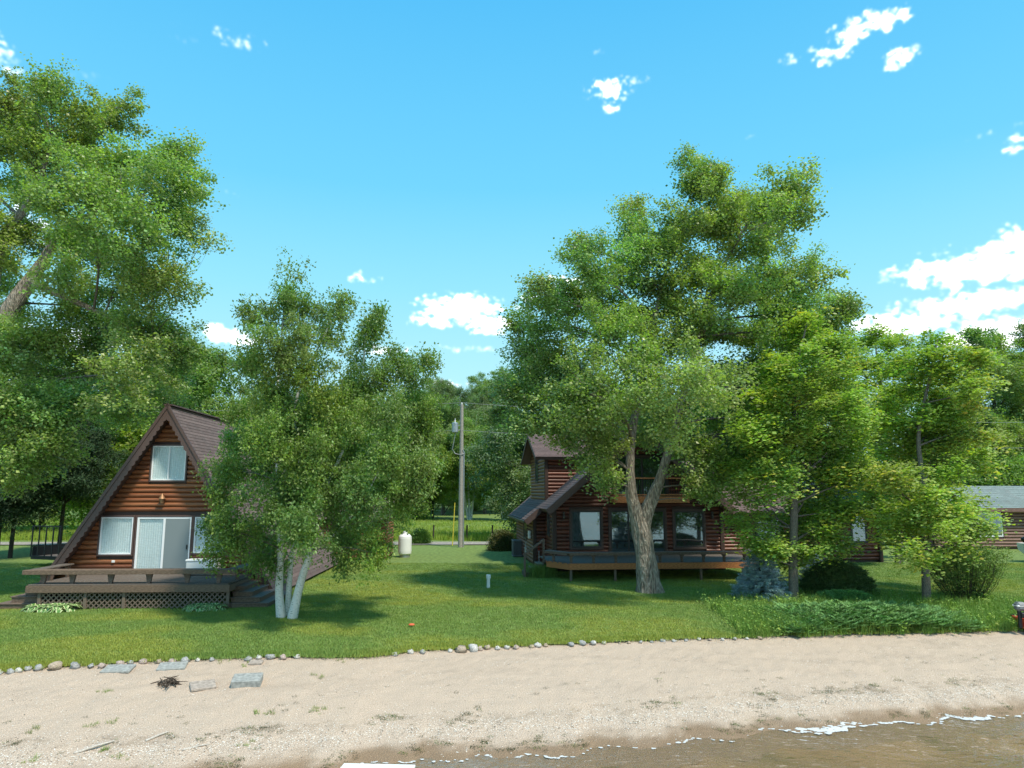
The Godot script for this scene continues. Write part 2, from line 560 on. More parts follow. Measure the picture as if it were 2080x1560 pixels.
func sprig(count: int, spread: Vector3, l: float, w: float, droop: float, seed_: int, twig := true, level := 0.0) -> MB:
	var r := RandomNumberGenerator.new()
	r.seed = seed_
	var b := MB.new()
	b.tinted = true
	for i in count:
		var p := Vector3(r.randfn(0, 0.5) * spread.x, r.randfn(0, 0.5) * spread.y, r.randfn(0, 0.5) * spread.z)
		var a := r.randf() * TAU
		var dir := Vector3(cos(a), r.randfn(0.0, 0.45) * (1.0 - level) - droop, sin(a)).normalized()
		var side := dir.cross(Vector3(r.randfn(0, 0.5 - 0.3 * level), 1.0, r.randfn(0, 0.5 - 0.3 * level))).normalized()
		var k := r.randf_range(0.75, 1.2)
		var t := r.randf_range(0.78, 1.2)
		b.col = Color(t * r.randf_range(0.92, 1.1), t, t * r.randf_range(0.8, 1.15))
		leaf(b, p, dir, side, l * k, w * k, r.randf_range(0.05, 0.3))
	return b


func grass_tuft(count: int, spread: float, h: float, w: float, seed_: int, lean := 0.35) -> MB:
	var r := RandomNumberGenerator.new()
	r.seed = seed_
	var b := MB.new()
	b.tinted = true
	for i in count:
		var p := Vector3(r.randfn(0, 0.5) * spread, 0, r.randfn(0, 0.5) * spread)
		var a := r.randf() * TAU
		var tip := p + Vector3(cos(a) * lean * h * r.randf(), h * r.randf_range(0.6, 1.1), sin(a) * lean * h * r.randf())
		var s := Vector3(-sin(a), 0, cos(a)) * w * 0.5
		var t := r.randf_range(0.75, 1.2)
		b.col = Color(t * r.randf_range(0.9, 1.2), t, t * 0.9)
		b.tri(p - s, p + s, tip)
	return b


func unit() -> Vector3:
	var y := rng.randf_range(-1.0, 1.0)
	var a := rng.randf() * TAU
	var k := sqrt(1.0 - y * y)
	return Vector3(cos(a) * k, y, sin(a) * k)


func tint(spread: float, base := Color.WHITE) -> Color:
	var t := 1.0 + rng.randfn(0, spread)
	t = clampf(t, 0.45, 1.7)
	return Color(base.r * t * (1.0 + rng.randfn(0, 0.06)), base.g * t, base.b * t * (1.0 + rng.randfn(0, 0.1)))


func curve(p: Vector3, q: Vector3, sag: float, steps: int) -> Array:
	var out := []
	var bend := Vector3(rng.randfn(0, 0.06), 0, rng.randfn(0, 0.06)) * p.distance_to(q)
	for i in steps + 1:
		var k := float(i) / steps
		out.append(p.lerp(q, k) + Vector3(0, sag, 0) * sin(k * PI) + bend * sin(k * PI))
	return out


func taper(r0: float, r1: float, steps: int) -> Array:
	var out := []
	for i in steps + 1:
		out.append(lerpf(r0, r1, float(i) / steps))
	return out


# lobes: [centre, radius]; stems: arrays of [points, radii]. Limbs grow from the nearest lower point of a stem to each lobe, twigs to each clump of leaves.
func grow(t: Node3D, stems: Array, lobes: Array, o: Dictionary) -> void:
	var trunk := MB.new()
	var wob := FastNoiseLite.new()
	wob.seed = 5
	wob.frequency = 0.35
	var here := t.position
	for s in stems:
		var pts := []
		for p: Vector3 in s[0]:
			pts.append(p - here)
		# smooth the stem
		var fine := []
		var rad := []
		for i in pts.size() - 1:
			var a: Vector3 = pts[maxi(i - 1, 0)]
			var d: Vector3 = pts[mini(i + 2, pts.size() - 1)]
			for k in 5:
				fine.append((pts[i] as Vector3).cubic_interpolate(pts[i + 1], a, d, k / 5.0))
				rad.append(lerpf(s[1][i], s[1][i + 1], k / 5.0))
		fine.append(pts[-1])
		rad.append(s[1][-1])
		trunk.tube(fine, rad, o.get("sides", 10), false, wob if o.has("furrow") else null, o.get("furrow", 0.0))
	part("trunk", trunk.mesh(o.bark), t)
	var limbs := MB.new()
	var where := []
	var tints := []
	var clump_r: float = o.get("clump", 0.45)
	var per: int = o.get("per", 12)
	var dens: float = o.get("density", 9.0)
	var shape: Vector3 = o.get("shape", Vector3(1, 0.7, 1))
	var gap := FastNoiseLite.new()
	gap.seed = int(absf(here.x) * 100.0) + 3
	gap.frequency = o.get("gap_freq", 0.55)
	for lb in lobes:
		var c: Vector3 = lb[0] - here
		var r: float = lb[1]
		var best := Vector3.ZERO
		var far := 1e9
		var rad0 := 0.05
		for s in stems:
			for i in (s[0] as Array).size() - 1:
				for k in 4:
					var p: Vector3 = (s[0][i] as Vector3).lerp(s[0][i + 1], k / 4.0) - here
					var dd := p.distance_to(c - Vector3(0, r * 0.9, 0)) + maxf(0.0, p.y - c.y) * 3.0
					if i == 0 and s[0].size() > 3:
						dd += 3.0
					if dd < far:
						far = dd
						best = p
						rad0 = lerpf(s[1][i], s[1][i + 1], k / 4.0)
		var limb := curve(best, c, 0.05 * best.distance_to(c) * o.get("arch", 1.0), 6)
		var lr := minf(rad0 * 0.55, 0.025 + 0.028 * r) * float(o.get("limb", 1.0))
		limbs.tube(limb, taper(lr, lr * 0.3, 6), 5, false)
		var hue := tint(0.07)
		var count := int(dens * r * r) + 2
		var subs := [[c, r * 0.62]]
		for k in 6:
			subs.append([c + unit() * r * rng.randf_range(0.4, 0.85), r * rng.randf_range(0.32, 0.6)])
		# leading shoots that reach past the leaf mass
		var wind: Vector3 = o.get("wind", Vector3.ZERO)
		for k in 2 + int(r * 3.5):
			var sd := (unit() + Vector3(0, 0.7, 0) + wind).normalized()
			var len_ := r * rng.randf_range(0.35, 0.75) * float(o.get("shoots", 1.0))
			var root := c + sd * r * 0.7
			limbs.tube([c.lerp(root, 0.5), root, root + sd * len_], [lr * 0.2, lr * 0.12, 0.004], 3, false)
			for j in int(len_ / 0.055) + 3:
				var f := rng.randf()
				var q := root + sd * len_ * f + Vector3(rng.randfn(0, 1), rng.randfn(0, 1), rng.randfn(0, 1)) * clump_r * 0.3 * (1.15 - f)
				where.append(Transform3D(Basis(Vector3.UP, rng.randf() * TAU).scaled(Vector3.ONE * rng.randf_range(0.6, 1.0)), q))
				tints.append(tint(o.get("vary", 0.14), hue))
		for k in count:
			var sub: Array = subs[rng.randi() % 7]
			var dir := unit()
			var p: Vector3 = sub[0] + dir * (sub[1] as float) * Vector3(1, 0.88, 1) * pow(rng.randf(), float(o.get("shell", 0.42))) * rng.randf_range(0.72, 1.3)
			if gap.get_noise_3dv(p) < float(o.get("gap", -0.22)):
				continue
			var from: Vector3 = limb[2 + rng.randi() % 5]
			if rng.randf() < o.get("twigs", 0.6):
				limbs.tube(curve(from, p, 0.03, 2), [lr * 0.28, lr * 0.16, 0.004], 3, false)
			var out := (p - c).normalized()
			for j in per:
				var q := p + Vector3(rng.randfn(0, 1) * shape.x, rng.randfn(0, 1) * shape.y, rng.randfn(0, 1) * shape.z) * clump_r * 0.62 + out * clump_r * 0.3 * rng.randf()
				var b := Basis(Vector3.UP, rng.randf() * TAU) * Basis(Vector3.RIGHT, rng.randfn(0, float(o.get("tilt", 0.35))))
				where.append(Transform3D(b.scaled(Vector3.ONE * rng.randf_range(0.75, 1.25)), q))
				var tc := tint(o.get("vary", 0.14), hue)
				if o.has("tips") and rng.randf() < 0.16:
					tc *= o.tips
				tints.append(tc)
	part("limbs", limbs.mesh(o.get("limb_bark", o.bark)), t)
	scatter("crown", o.sprig, where, tints, t).set_meta("kind", "stuff")


func lobes_px(list: Array, depth: float, fat := 1.0, thick := 0.55) -> Array:
	var out := []
	for q in list:
		var r: float = q[2] / LENS * depth * 0.985 * fat
		var d: float = depth + (q[3] if q.size() > 3 else rng.randfn(0, thick) * minf(2.2, 1.2 + r * 0.5))
		out.append([at(q[0], q[1], d), r])
	return out


func stem_px(list: Array, depth: float, radii: Array) -> Array:
	var pts := []
	for q in list:
		pts.append(at(q[0], q[1], depth + (q[2] if q.size() > 2 else 0.0)))
	return [pts, radii]


# a tree of the woods: height, crown width, from what height the crown starts
func wood_tree(called: String, label: String, base: Vector3, h: float, w: float, low: float, o: Dictionary, group := "trees of the woods behind the cabins") -> void:
	var t := thing(called, label, "tree", base, 0.0, group)
	var lean := Vector3(rng.randfn(0, 0.03), 0, rng.randfn(0, 0.03)) * h
	var stems := [[[base + Vector3(0, -0.1, 0), base + lean * 0.3 + Vector3(0, h * 0.35, 0), base + lean * 0.7 + Vector3(0, h * 0.65, 0), base + lean + Vector3(0, h * 0.9, 0)], [0.016 * h, 0.012 * h, 0.007 * h, 0.02]]]
	if o.has("multi"):
		for k in o.multi:
			var a := rng.randf() * TAU
			var d := Vector3(cos(a), 0, sin(a) * 0.6)
			stems.append([[base + d * 0.3 + Vector3(0, -0.1, 0), base + d * h * 0.08 + Vector3(0, h * 0.3, 0), base + d * h * 0.16 + Vector3(0, h * 0.6, 0)], [0.011 * h, 0.008 * h, 0.03]])
	var lobes := []
	var count := int(o.get("lobes", 15))
	for i in count:
		var k := (i + 0.5) / count
		var y := lerpf(low, 0.93, k) * h
		var prof: float = sin(PI * pow(clampf((y / h - low) / (1.0 - low) * 0.88 + 0.1, 0, 1), 0.8)) if not o.has("cone") else (1.05 - k)
		var rr := w * 0.5 * prof
		var a := i * 2.4 + rng.randf() * 0.8
		var lr := w * rng.randf_range(0.17, 0.26) * (0.6 + 0.4 * prof)
		lobes.append([base + lean * k + Vector3(cos(a) * maxf(0.0, rr - lr * 0.7), y, sin(a) * maxf(0.0, rr - lr * 0.7)), lr])
	grow(t, stems, lobes, o)


func blob(r: Vector3, seed_: int, rough := 0.22, rings := 7, around := 10) -> MB:   # a rounded uneven stone
	var f := FastNoiseLite.new()
	f.seed = seed_
	f.frequency = 0.9
	var b := MB.new()
	var g := []
	for i in rings + 1:
		var th := PI * i / rings
		var row := []
		for k in around:
			var a := TAU * k / around
			var d := Vector3(sin(th) * cos(a), cos(th), sin(th) * sin(a))
			row.append(d * r * (1.0 + rough * 1.6 * f.get_noise_3dv(d * 1.2)))
		g.append(row)
	for i in rings:
		for k in around:
			var m := (k + 1) % around
			var p: Vector3 = g[i][k]
			var q: Vector3 = g[i][m]
			var s: Vector3 = g[i + 1][m]
			var u: Vector3 = g[i + 1][k]
			var np := (p / (r * r)).normalized()
			var nq := (q / (r * r)).normalized()
			var ns := (s / (r * r)).normalized()
			var nu := (u / (r * r)).normalized()
			if i > 0:
				b.tri_n(p, q, s, np, nq, ns)
			if i < rings - 1:
				b.tri_n(p, s, u, np, ns, nu)
	return b


# ---------- building pieces ----------
var log_meshes := {}


func log_mesh(pitch: float) -> ArrayMesh:   # a half-round log one metre long, along x, bulging to +z
	if not log_meshes.has(pitch):
		var b := MB.new()
		var k := 8
		var pts := []
		for i in k + 1:
			var a := PI * i / k
			pts.append(Vector3(0, -cos(a) * pitch * 0.49, sin(a) * pitch * 0.5))
		for i in k:
			var p: Vector3 = pts[i]
			var q: Vector3 = pts[i + 1]
			var e := Vector3(0.5, 0, 0)
			var np := (p * Vector3(0, 1, 1)).normalized()
			var nq := (q * Vector3(0, 1, 1)).normalized()
			b.tri_n(p - e, p + e, q + e, np, np, nq)
			b.tri_n(p - e, q + e, q - e, np, nq, nq)
			b.tri(e, q + e, p + e)
			b.tri(-e, p - e, q - e)
		log_meshes[pitch] = b.mesh(null)
	return log_meshes[pitch]


# outline: the wall's polygon in its own plane; span(y) gives where the course at that height starts and ends; holes: openings
func log_wall(parent: Node3D, pos: Vector3, yaw: float, outline: PackedVector2Array, span: Callable, y0: float, y1: float, pitch: float, holes: Array, wood: String) -> MeshInstance3D:
	var back := MB.new()
	back.prism(outline, -0.16, 0.0)
	var w := part("wall", back.mesh(M.dark_stain), parent, pos, Basis(Vector3.UP, yaw))
	var y := y0 + pitch * 0.5
	while y < y1:
		var s: Vector2 = span.call(y)
		var cuts := []
		for h: Rect2 in holes:
			if y > h.position.y - pitch * 0.3 and y < h.end.y + pitch * 0.3:
				cuts.append(Vector2(h.position.x, h.end.x))
		cuts.sort_custom(func(a, b): return a.x < b.x)
		var from := s.x
		cuts.append(Vector2(s.y, s.y + 1.0))
		for c: Vector2 in cuts:
			var to := minf(c.x, s.y)
			if to - from > 0.06:
				var lg := part("log", log_mesh(pitch), w, Vector3((from + to) * 0.5, y, 0.0), Basis.IDENTITY.scaled(Vector3(to - from, 1, 1)))
				lg.material_override = M["%s_%d" % [wood, rng.randi() % 3]]
			from = maxf(from, c.y)
		y += pitch
	return w


func roof_slope(parent: Node3D, origin: Vector3, along: Vector3, up: Vector3, shingle: String, expo := 0.145, thick := 0.14) -> MeshInstance3D:
	var x := along.normalized()
	var y := up.normalized()
	var la := along.length()
	var lb := up.length()
	var b := MB.new()
	b.box(Vector3(la * 0.5, lb * 0.5, -thick * 0.5), Vector3(la, lb, thick))
	var r := part("roof", b.mesh(M.brown_trim), parent, origin, Basis(x, y, x.cross(y).normalized()))
	var kinds := []
	for k in 4:
		var c := MB.new()
		c.tinted = true
		var px: float = -0.3 * [0.0, 0.5, 0.25, 0.75][k]
		while px < la:
			var p0 := maxf(px + 0.004, -0.015)
			var p1 := minf(px + 0.296, la + 0.015)
			var t := rng.randf_range(0.8, 1.2)
			c.col = Color(t * rng.randf_range(0.95, 1.08), t, t)
			if p1 - p0 > 0.02:
				var h := expo * 1.1
				c.quad(Vector3(p0, -0.01, 0.02), Vector3(p1, -0.01, 0.02), Vector3(p1, h, 0.005), Vector3(p0, h, 0.005))
				c.quad(Vector3(p0, -0.01, 0.002), Vector3(p1, -0.01, 0.002), Vector3(p1, -0.01, 0.02), Vector3(p0, -0.01, 0.02))
			px += 0.3
		kinds.append(c.mesh(M["%s_%d" % [shingle, k]]))
	for k in int(lb / expo):
		part("shingle_course", kinds[k % 4] if k % 3 else kinds[rng.randi() % 4], r, Vector3(0, k * expo, 0))
	return r


# rect in the wall's plane; z how far proud. Parts: trim, frame, panes, blind.
func window(parent: Node3D, called: String, rect: Rect2, z: float, trim: Material, frame: Material, glass: Material, fw: float, splits: Array, blind: Material, tw := 0.06) -> MeshInstance3D:
	var b := MB.new()
	var c := rect.get_center()
	for s in [-1, 1]:
		b.bevel(Vector3(c.x + s * (rect.size.x * 0.5 + tw * 0.5), c.y, z), Vector3(tw, rect.size.y + tw * 2, 0.1), 0.008)
		b.bevel(Vector3(c.x, c.y + s * (rect.size.y * 0.5 + tw * 0.5), z), Vector3(rect.size.x - 0.004, tw, 0.096), 0.008)
	var w := part(called, b.mesh(trim), parent)
	var f := MB.new()
	for s in [-1, 1]:
		f.bevel(Vector3(c.x + s * (rect.size.x - fw) * 0.5, c.y, z), Vector3(fw, rect.size.y, 0.07), 0.006)
		f.bevel(Vector3(c.x, c.y + s * (rect.size.y - fw) * 0.5, z), Vector3(rect.size.x - 2 * fw - 0.002, fw, 0.066), 0.006)
	var edges := [rect.position.x + fw]
	for k in splits:
		var x: float = rect.position.x + rect.size.x * k
		f.bevel(Vector3(x, c.y, z + 0.006), Vector3(fw * 1.2, rect.size.y - 2 * fw, 0.06), 0.006)
		edges.append(x)
	edges.append(rect.end.x - fw)
	part("frame", f.mesh(frame), w)
	for i in edges.size() - 1:
		var p := MB.new()
		var a: float = edges[i]
		var e: float = edges[i + 1]
		p.quad(Vector3(a, rect.position.y + fw, z + 0.012), Vector3(e, rect.position.y + fw, z + 0.012), Vector3(e, rect.end.y - fw, z + 0.012), Vector3(a, rect.end.y - fw, z + 0.012))
		part("pane", p.mesh(glass), w)
		if blind:
			var q := MB.new()
			var n := int((e - a) / 0.085) + 1
			for k in n:      # vertical blind slats, each a shallow curve
				var x0 := lerpf(a, e, float(k) / n)
				var x1 := lerpf(a, e, (k + 1.0) / n)
				var xm := (x0 + x1) * 0.5
				q.quad(Vector3(x0, rect.position.y + fw, z - 0.034), Vector3(xm, rect.position.y + fw, z - 0.022), Vector3(xm, rect.end.y - fw, z - 0.022), Vector3(x0, rect.end.y - fw, z - 0.034))
				q.quad(Vector3(xm, rect.position.y + fw, z - 0.022), Vector3(x1, rect.position.y + fw, z - 0.034), Vector3(x1, rect.end.y - fw, z - 0.034), Vector3(xm, rect.end.y - fw, z - 0.022))
			part("blind", q.mesh(blind), w)
	return w


func a_frame() -> void:
	var yaw := deg_to_rad(2.4)
	var t := thing("log_cabin", "steep A-frame log cabin with brown shingle roof and white-framed windows", "cabin", Vector3(-12.5, 0, -26.2), yaw)
	var top := 6.8
	var slope := 1.6
	var half := func(y: float) -> float: return (top - 0.1 - y) / slope
	var h0: float = half.call(0.2)
	var holes := [Rect2(-0.67, 4.09, 1.22, 1.26), Rect2(-1.02, 0.7, 1.92, 2.08), Rect2(-2.3, 1.46, 1.14, 1.32), Rect2(1.02, 1.5, 1.06, 1.28)]
	var grown := []
	for h: Rect2 in holes:
		grown.append(h.grow(0.07))
	log_wall(t, Vector3.ZERO, 0.0, PackedVector2Array([Vector2(-h0, 0.2), Vector2(h0, 0.2), Vector2(0, top - 0.15)]), func(y: float) -> Vector2: return Vector2(-half.call(y) + 0.08, half.call(y) - 0.08), 0.62, 6.5, 0.168, grown, "cedar_log")
	var back := MB.new()
	back.prism(PackedVector2Array([Vector2(-h0, 0.2), Vector2(h0, 0.2), Vector2(0, top - 0.15)]), -10.4, -10.2)
	part("rear_wall", back.mesh(M.dark_stain), t)
	window(t, "window", holes[0], 0.06, M.brown_trim, M.white_vinyl, M.window_glass, 0.045, [0.5], M.blind_cloth)
	window(t, "window", holes[2], 0.06, M.brown_trim, M.white_vinyl, M.window_glass, 0.05, [], M.blind_cloth)
	window(t, "window", holes[3], 0.06, M.brown_trim, M.white_vinyl, M.window_glass, 0.05, [], M.blind_cloth)
	var door := window(t, "sliding_door", holes[1], 0.06, M.brown_trim, M.white_vinyl, M.window_glass, 0.07, [0.5], M.blind_cloth)
	var scr := MB.new()
	scr.box(Vector3(0.42, 1.74, 0.092), Vector3(0.87, 1.96, 0.006))
	part("insect_screen", scr.mesh(M.screen_mesh), door).set_meta("label", "grey insect screen over the right door panel")
	var hd := MB.new()
	hd.bevel(Vector3(0.8, 1.72, 0.12), Vector3(0.03, 0.16, 0.05), 0.008)
	part("handle", hd.mesh(M.black_steel), door)
	# porch lantern with a pointed hood
	var ln := MB.new()
	ln.lathe([Vector2(0.0, -0.16), Vector2(0.07, -0.15), Vector2(0.1, -0.02), Vector2(0.1, 0.0)], 8)
	ln.lathe([Vector2(0.13, 0.0), Vector2(0.14, 0.01), Vector2(0.06, 0.12), Vector2(0.015, 0.2), Vector2(0.0, 0.21)], 8)
	ln.bar(Vector3(0, 0.16, 0), Vector3(0.0, 0.16, -0.14), 0.03, 0.03)
	part("porch_lantern", ln.mesh(M.copper), t, Vector3(-0.16, 3.42, 0.2))
	var ol := MB.new()
	ol.bevel(Vector3(-1.75, 1.22, 0.1), Vector3(0.11, 0.08, 0.05), 0.008)
	part("outlet_cover", ol.mesh(M.white_paint), t)
	# roof: right slope and left slope
	var zf := 0.62
	var zb := -10.8
	var eave := (top - 0.12) / slope
	roof_slope(t, Vector3(eave, 0.12, zf), Vector3(0, 0, zb - zf), Vector3(-eave, top - 0.12, 0), "brown_shingle")
	roof_slope(t, Vector3(-eave, 0.12, zb), Vector3(0, 0, zf - zb), Vector3(eave, top - 0.12, 0), "brown_shingle")
	var cap := MB.new()
	for s in [-1, 1]:
		cap.bar(Vector3(s * 0.07, top + 0.0, zf + 0.02), Vector3(s * 0.07, top + 0.0, zb), 0.05, 0.16)
	part("ridge_cap", cap.mesh(M.brown_trim), t)
	# scalloped fascia boards
	for s in [-1.0, 1.0]:
		var d := Vector2(s * eave, -(top - 0.12)).normalized()
		var inward := Vector2(-s * absf(d.y), -absf(d.x))
		var apex := Vector2(0, top + 0.06)
		var length := eave / absf(d.x) + 0.02
		var outer := [apex]
		outer.append(apex + d * length)
		var inner := []
		var steps := int(length / 0.042)
		for i in range(steps, 0, -1):
			var k := float(i) / steps * length
			if k < 0.42:
				continue
			var sc := absf(sin(k / 0.21 * PI)) * 0.055
			inner.append(apex + d * k + inward * (0.26 + sc))
		inner.append(Vector2(0, apex.y - 0.52))
		var poly := PackedVector2Array(outer + inner)
		if s > 0:
			poly.reverse()
		var fb := MB.new()
		fb.prism(poly, zf + 0.0, zf + 0.045)
		var upper := MB.new()
		upper.prism(PackedVector2Array([apex, apex + d * length, apex + d * length + inward * 0.1, apex + inward * 0.1]) if s < 0 else PackedVector2Array([apex + inward * 0.1, apex + d * length + inward * 0.1, apex + d * length, apex]), zf + 0.05, zf + 0.075)
		var fs := part("fascia", fb.mesh(M.brown_trim), t)
		part("drip_edge", upper.mesh(M.brown_trim), fs)
	deck_left(yaw)
	var ch := thing("storage_chest", "white storage chest standing under the right cabin window", "chest", Vector3(-12.5, 0, -26.2) + Basis(Vector3.UP, yaw) * Vector3(1.55, 0.79, 0.42), yaw)
	var body := MB.new()
	body.bevel(Vector3(0, 0.24, 0), Vector3(1.05, 0.44, 0.5), 0.03)
	part("body", body.mesh(M.white_paint), ch)
	var lid := MB.new()
	lid.bevel(Vector3(0, 0.5, 0), Vector3(1.1, 0.08, 0.54), 0.025)
	part("lid", lid.mesh(M.white_vinyl), ch)


func deck_left(yaw: float) -> void:
	var t := thing("wooden_deck", "weathered brown deck with perimeter bench and lattice skirt before the A-frame", "deck", Vector3(-12.5, 0, -26.2), yaw)
	var x0 := -2.92
	var x1 := 3.32
	var zf := 2.9
	var floor_y := 0.78
	var plank := MB.new()
	plank.bevel(Vector3(0, -0.02, 0), Vector3(0.134, 0.036, zf - 0.02), 0.006)
	var pm := plank.mesh(M.grey_deck)
	var n := int((x1 - x0) / 0.14)
	for i in n:
		part("plank", pm, t, Vector3(x0 + (i + 0.5) * (x1 - x0) / n, floor_y + rng.randf_range(-0.002, 0.002), zf * 0.5 + 0.09))
	var rim := MB.new()
	rim.bevel(Vector3((x0 + x1) * 0.5, floor_y - 0.15, zf + 0.06), Vector3(x1 - x0 + 0.1, 0.22, 0.05), 0.008)
	part("rim_board", rim.mesh(M.brown_deck), t)
	for s in [-1, 1]:
		var side := MB.new()
		side.bevel(Vector3(x0 - 0.025 if s < 0 else x1 + 0.025, floor_y - 0.15, zf * 0.5), Vector3(0.05, 0.22, zf), 0.008)
		part("rim_board", side.mesh(M.brown_deck), t)
	# bench: a seat along the front with short returns on both sides
	for k in 2:
		var seat := MB.new()
		seat.bevel(Vector3((x0 + x1) * 0.5 + 0.04, floor_y + 0.42, zf - 0.02 - k * 0.2), Vector3(x1 - x0 + 0.45 - k * 0.34, 0.045, 0.19), 0.01)
		part("bench_board", seat.mesh(M.brown_deck), t)
	var apron := MB.new()
	apron.bevel(Vector3((x0 + x1) * 0.5 + 0.04, floor_y + 0.37, zf + 0.085), Vector3(x1 - x0 + 0.46, 0.14, 0.035), 0.008)
	part("bench_apron", apron.mesh(M.brown_deck), t)
	for s in [-1, 1]:
		for k in 2:
			var ret := MB.new()
			ret.bevel(Vector3((x0 - 0.06 if s < 0 else x1 + 0.14) - s * k * 0.19, floor_y + 0.421, 1.75), Vector3(0.18, 0.045, 1.86), 0.01)
			part("bench_board", ret.mesh(M.grey_deck), t)
	var brace := MB.new()
	brace.prism(PackedVector2Array([Vector2(-0.05, 0), Vector2(0.05, 0), Vector2(0.12, 0.38), Vector2(-0.12, 0.38)]), -0.04, 0.04)
	var bm := brace.mesh(M.grey_brown_deck)
	for x in [-2.55, -1.65, -0.45, 0.75, 1.95, 2.95]:
		part("bench_support", bm, t, Vector3(x, floor_y, zf - 0.12))
	for s in [-1, 1]:
		for z in [0.95, 1.9]:
			part("bench_support", bm, t, Vector3(x0 + 0.08 if s < 0 else x1 - 0.08, floor_y, z), Basis(Vector3.UP, PI / 2))
	# lattice skirt between posts
	var posts := [x0 + 0.35, -1.15, 0.05, x1 - 0.02]
	var post := MB.new()
	post.bevel(Vector3(0, 0.28, 0), Vector3(0.1, 0.56, 0.06), 0.008)
	for x in posts:
		part("skirt_post", post.mesh(M.lattice_wood), t, Vector3(x, 0.0, zf - 0.02))
	for i in posts.size() - 1:
		var b := MB.new()
		var a: float = posts[i] + 0.05
		var e: float = posts[i + 1] - 0.05
		var lo := 0.02
		var hi := 0.54
		for dir in [-1, 1]:
			var k := a - (hi - lo)
			while k < e + (hi - lo):
				# line x = k + dir * (y - lo), clipped to the panel
				var ya := lo
				var yb := hi
				var xa := k if dir > 0 else k
				var xb: float = k + dir * (hi - lo)
				var pa := Vector2(xa, ya)
				var pb := Vector2(xb, yb)
				var lo_x := minf(pa.x, pb.x)
				var hi_x := maxf(pa.x, pb.x)
				if hi_x > a + 0.02 and lo_x < e - 0.02:
					var d := pb - pa
					var t0 := 0.0
					var t1 := 1.0
					var ta := (a - pa.x) / d.x
					var tb := (e - pa.x) / d.x
					t0 = maxf(t0, minf(ta, tb))
					t1 = minf(t1, maxf(ta, tb))
					if t1 > t0 + 0.03:
						var p := pa + d * t0
						var q := pa + d * t1
						b.bar(Vector3(p.x, p.y, zf - 0.03 + dir * 0.006), Vector3(q.x, q.y, zf - 0.03 + dir * 0.006), 0.04, 0.01)
				k += 0.165
		part("lattice_panel", b.mesh(M.lattice_wood), t)
	# steps on the left and on the right
	for i in 3:
		var y := floor_y - 0.2 * (i + 1)
		var xl := x0 - 0.34 * (i + 1)
		step(t, Vector3(xl, y, 1.0), Vector3(x0 + 0.3, y, 2.55 + 0.12 * i))
	for i in 4:
		var y := floor_y - 0.155 * (i + 1)
		step(t, Vector3(x1 - 0.02, y, -0.1), Vector3(x1 + 0.02 + 0.31 * (i + 1), y, 2.35 + 0.17 * i))


func step(t: Node3D, p: Vector3, q: Vector3) -> void:
	var c := (p + q) * 0.5
	var s := q - p
	var b := MB.new()
	b.bevel(Vector3(c.x, p.y - 0.02, c.z), Vector3(absf(s.x), 0.04, absf(s.z)), 0.008)
	var st := part("step", b.mesh(M.grey_brown_deck), t)
	var r := MB.new()
	r.box(Vector3(c.x, p.y * 0.5 - 0.02, c.z), Vector3(absf(s.x) - 0.06, p.y - 0.045, absf(s.z) - 0.06))
	part("riser", r.mesh(M.brown_deck), st)


